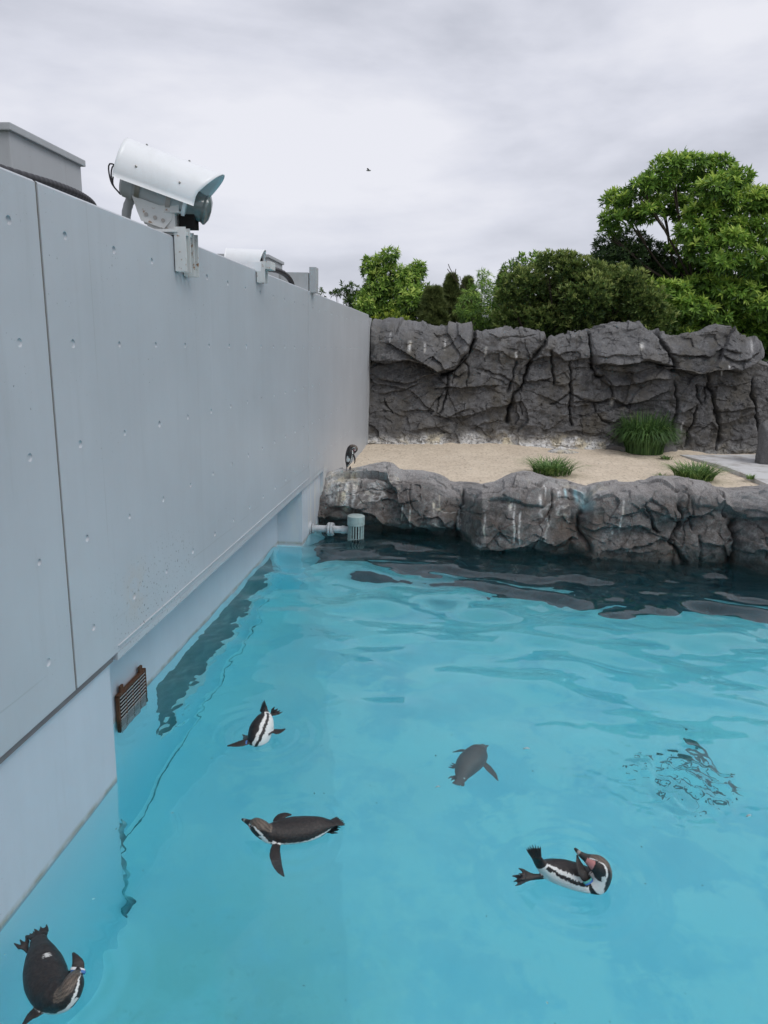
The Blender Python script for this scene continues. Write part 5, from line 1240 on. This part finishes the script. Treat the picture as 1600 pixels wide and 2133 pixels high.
# grass --------------------------------------------------------------
def grass(name, label, c, n, h, rad, lean, mat, seed, tone=.3, w=.008, cat='grass clump', droop=1.0, dirb=(0, 0)):
    rg = np.random.default_rng(seed); V = []; F = []; Tn = []; K = 6
    for i in range(n):
        a = rg.uniform(0, 6.283); r = rad*math.sqrt(rg.random())*.55; bx_, by_ = r*math.cos(a)*1., r*math.sin(a)
        a2 = a+rg.normal()*.6; hh = h*rg.uniform(.55, 1.08); ln = lean*rg.uniform(.3, 1.15)
        dx, dy = math.cos(a2)+dirb[0], math.sin(a2)+dirb[1]; sx, sy = -math.sin(a2), math.cos(a2); tn = np.clip(tone+rg.normal()*.22, 0, 1); ww = w*rg.uniform(.7, 1.3)
        o = len(V)
        for k in range(K):
            t = k/(K-1); z = hh*(t-droop*.42*t**3*ln/max(lean, .01)); x = bx_+dx*ln*hh*t**1.7; y = by_+dy*ln*hh*t**1.7
            q = ww*(1-t**2.2)+.0006
            V += [(x-sx*q, y-sy*q, z), (x+sx*q, y+sy*q, z)]; Tn += [tn, tn]
        F += [(o+2*k, o+2*k+1, o+2*k+3, o+2*k+2) for k in range(K-1)]
    o = mesh_obj(name, V, F, mat, None, attrs=dict(tone=Tn)); o.location = c
    return tag(o, label, cat)
q = onz(1345, 950, SAND)
grass('grass_clump', 'tall dark green arching grass clump against the foot of the rock wall', (q.x, q.y+.25, SAND+.05), 2400, 1.35, .85, .50, M_grass, 1, .34, .013, droop=1.6)
q = onz(1150, 990, SAND)
grass('grass_tuft', 'spreading grass tuft in the sand behind the middle of the front rocks', (q.x, q.y+.1, SAND+.02), 380, .40, .70, 1.5, M_grass, 2, .55, .010, dirb=(-.0, 0))
q = onz(1125, 985, SAND)
grass('grass_tuft', 'small grass tuft right behind the front rock crest, below the spreading tuft', (q.x+.1, q.y-.45, SAND+.08), 150, .26, .25, 1.3, M_grass, 7, .7, .010)
q = onz(1447, 1000, SAND)
grass('grass_tuft', 'dense light green grass tuft behind the right front rocks near the path', (q.x, q.y+.05, SAND+.02), 520, .42, .70, 1.4, M_grass, 3, .6, .010)
q = onz(1562, 1002, SAND)
grass('weed', 'tiny green weed at the edge of the concrete path', (q.x, q.y, SAND+.04), 50, .14, .12, 1.0, M_grass, 4, .7, .008, cat='weed')
q = onz(1388, 958, SAND)
grass('weed', 'low green weed on the sand below the tall grass clump', (q.x, q.y, SAND+.02), 70, .12, .22, 1.3, M_grass, 5, .6, .010, cat='weed')
q = onz(1375, 998, SAND)
grass('weed', 'few grass blades on the sand left of the dense tuft', (q.x, q.y, SAND+.02), 40, .14, .16, 1.3, M_grass, 6, .7, .008, cat='weed')

# ------------------------------------------------------------------ bird in the sky, floating bits
pb = ony(768, 355, 30)
bird = thing('flying_bird', 'tiny dark bird flying in the cloudy sky', 'bird', pb)
bm = bmesh.new(); bmesh.ops.create_uvsphere(bm, u_segments=14, v_segments=8, radius=1, matrix=Matrix.Diagonal((.10, .03, .03, 1))); bm_obj('body', bm, M_gmetal, bird, smooth=True)
mesh_obj('wing', [(.03, 0, .01), (-.04, 0, .01), (-.06, -.14, .05), (-.01, -.15, .05), (.02, -.08, .03), (.0, 0, .018)], [(0, 5, 4), (5, 1, 2, 3), (5, 3, 4)], M_rubber, bird)
mesh_obj('wing', [(.03, 0, .01), (-.04, 0, .01), (-.06, .14, .05), (-.01, .15, .05), (.02, .08, .03), (.0, 0, .018)], [(0, 5, 4), (5, 1, 2, 3), (5, 3, 4)], M_rubber, bird)
def feather(px, py, L, lab, ang, z=.006):
    c = onz(px, py, z); V = []; F = []; n = 9
    for k in range(n):
        t = k/(n-1); w = L*.16*math.sin(math.pi*min(1, t*1.05+.02))**.7; zz = .012*math.sin(math.pi*t)
        V += [(L*(t-.5), -w, zz-.003), (L*(t-.5), 0, zz+.002), (L*(t-.5), w, zz-.003)]
    for k in range(n-1): F += [(3*k, 3*k+1, 3*k+4, 3*k+3), (3*k+1, 3*k+2, 3*k+5, 3*k+4)]
    o = mesh_obj('feather', V, F, M_gmetal, None, smooth=True); o.location = c; o.rotation_euler = (0, 0, ang); return tag(o, lab, 'feather')
feather(1097, 1560, .055, 'small grey feather floating right of the submerged penguin', .1)
feather(912, 1640, .035, 'tiny dark feather floating left below the submerged penguin', .3)
feather(1560, 1700, .045, 'dark feather floating just below the rippled patch at the right', .4)

# flecks on the water and litter on the sand: nobody could count them, one object each
def flecks(name, label, pts, size, mat, seed, kind='stuff'):
    rg = np.random.default_rng(seed); V = []; F = []
    for (x, y, z) in pts:
        a = rg.uniform(0, 6.283); L = size*rg.uniform(.4, 1.5); w = L*rg.uniform(.25, .7); c, s_ = math.cos(a), math.sin(a); o = len(V)
        for u, v, h in ((-1, 0, 0), (-.2, -1, .1), (1, 0, 0), (-.1, 1, .15)): V.append((x+c*u*L-s_*v*w, y+s_*u*L+c*v*w, z+h*L*.6))
        F += [(o, o+1, o+2), (o, o+2, o+3)]
    return tag(mesh_obj(name, V, F, mat, None), label, None, None, kind)
rg = np.random.default_rng(5)
P = []
for k in range(150):
    x, y = rg.uniform(-2.1, 4.5), 2.6+8*rg.random()**1.4
    i, j = int((x-WX0)/(WX1-WX0)*(nuW-1)), int((y-WY0)/(WY1-WY0)*(nvW-1)); P.append((x, y, float(ZW[i, j])+.003))
flecks('floating_debris', 'tiny flecks of feather and dirt floating on the pool', P, .0075, M_dirt, 8)
def on_sand(n, seed):
    rg = np.random.default_rng(seed); out = []
    for k in range(n):
        x, y = rg.uniform(-1.9, 7.5), rg.uniform(12.9, 18.0); i, j = int((x+2.4)/.04), int((y-11.9)/.04); out.append((x, y, float(ZS[i, j])+.004))
    return out
flecks('sand_litter', 'dark bits of twig and dirt strewn over the sand', on_sand(420, 9), .018, M_bark, 9)
flecks('sand_droppings', 'small white droppings strewn over the sand', on_sand(90, 10), .022, M_bandw, 10)
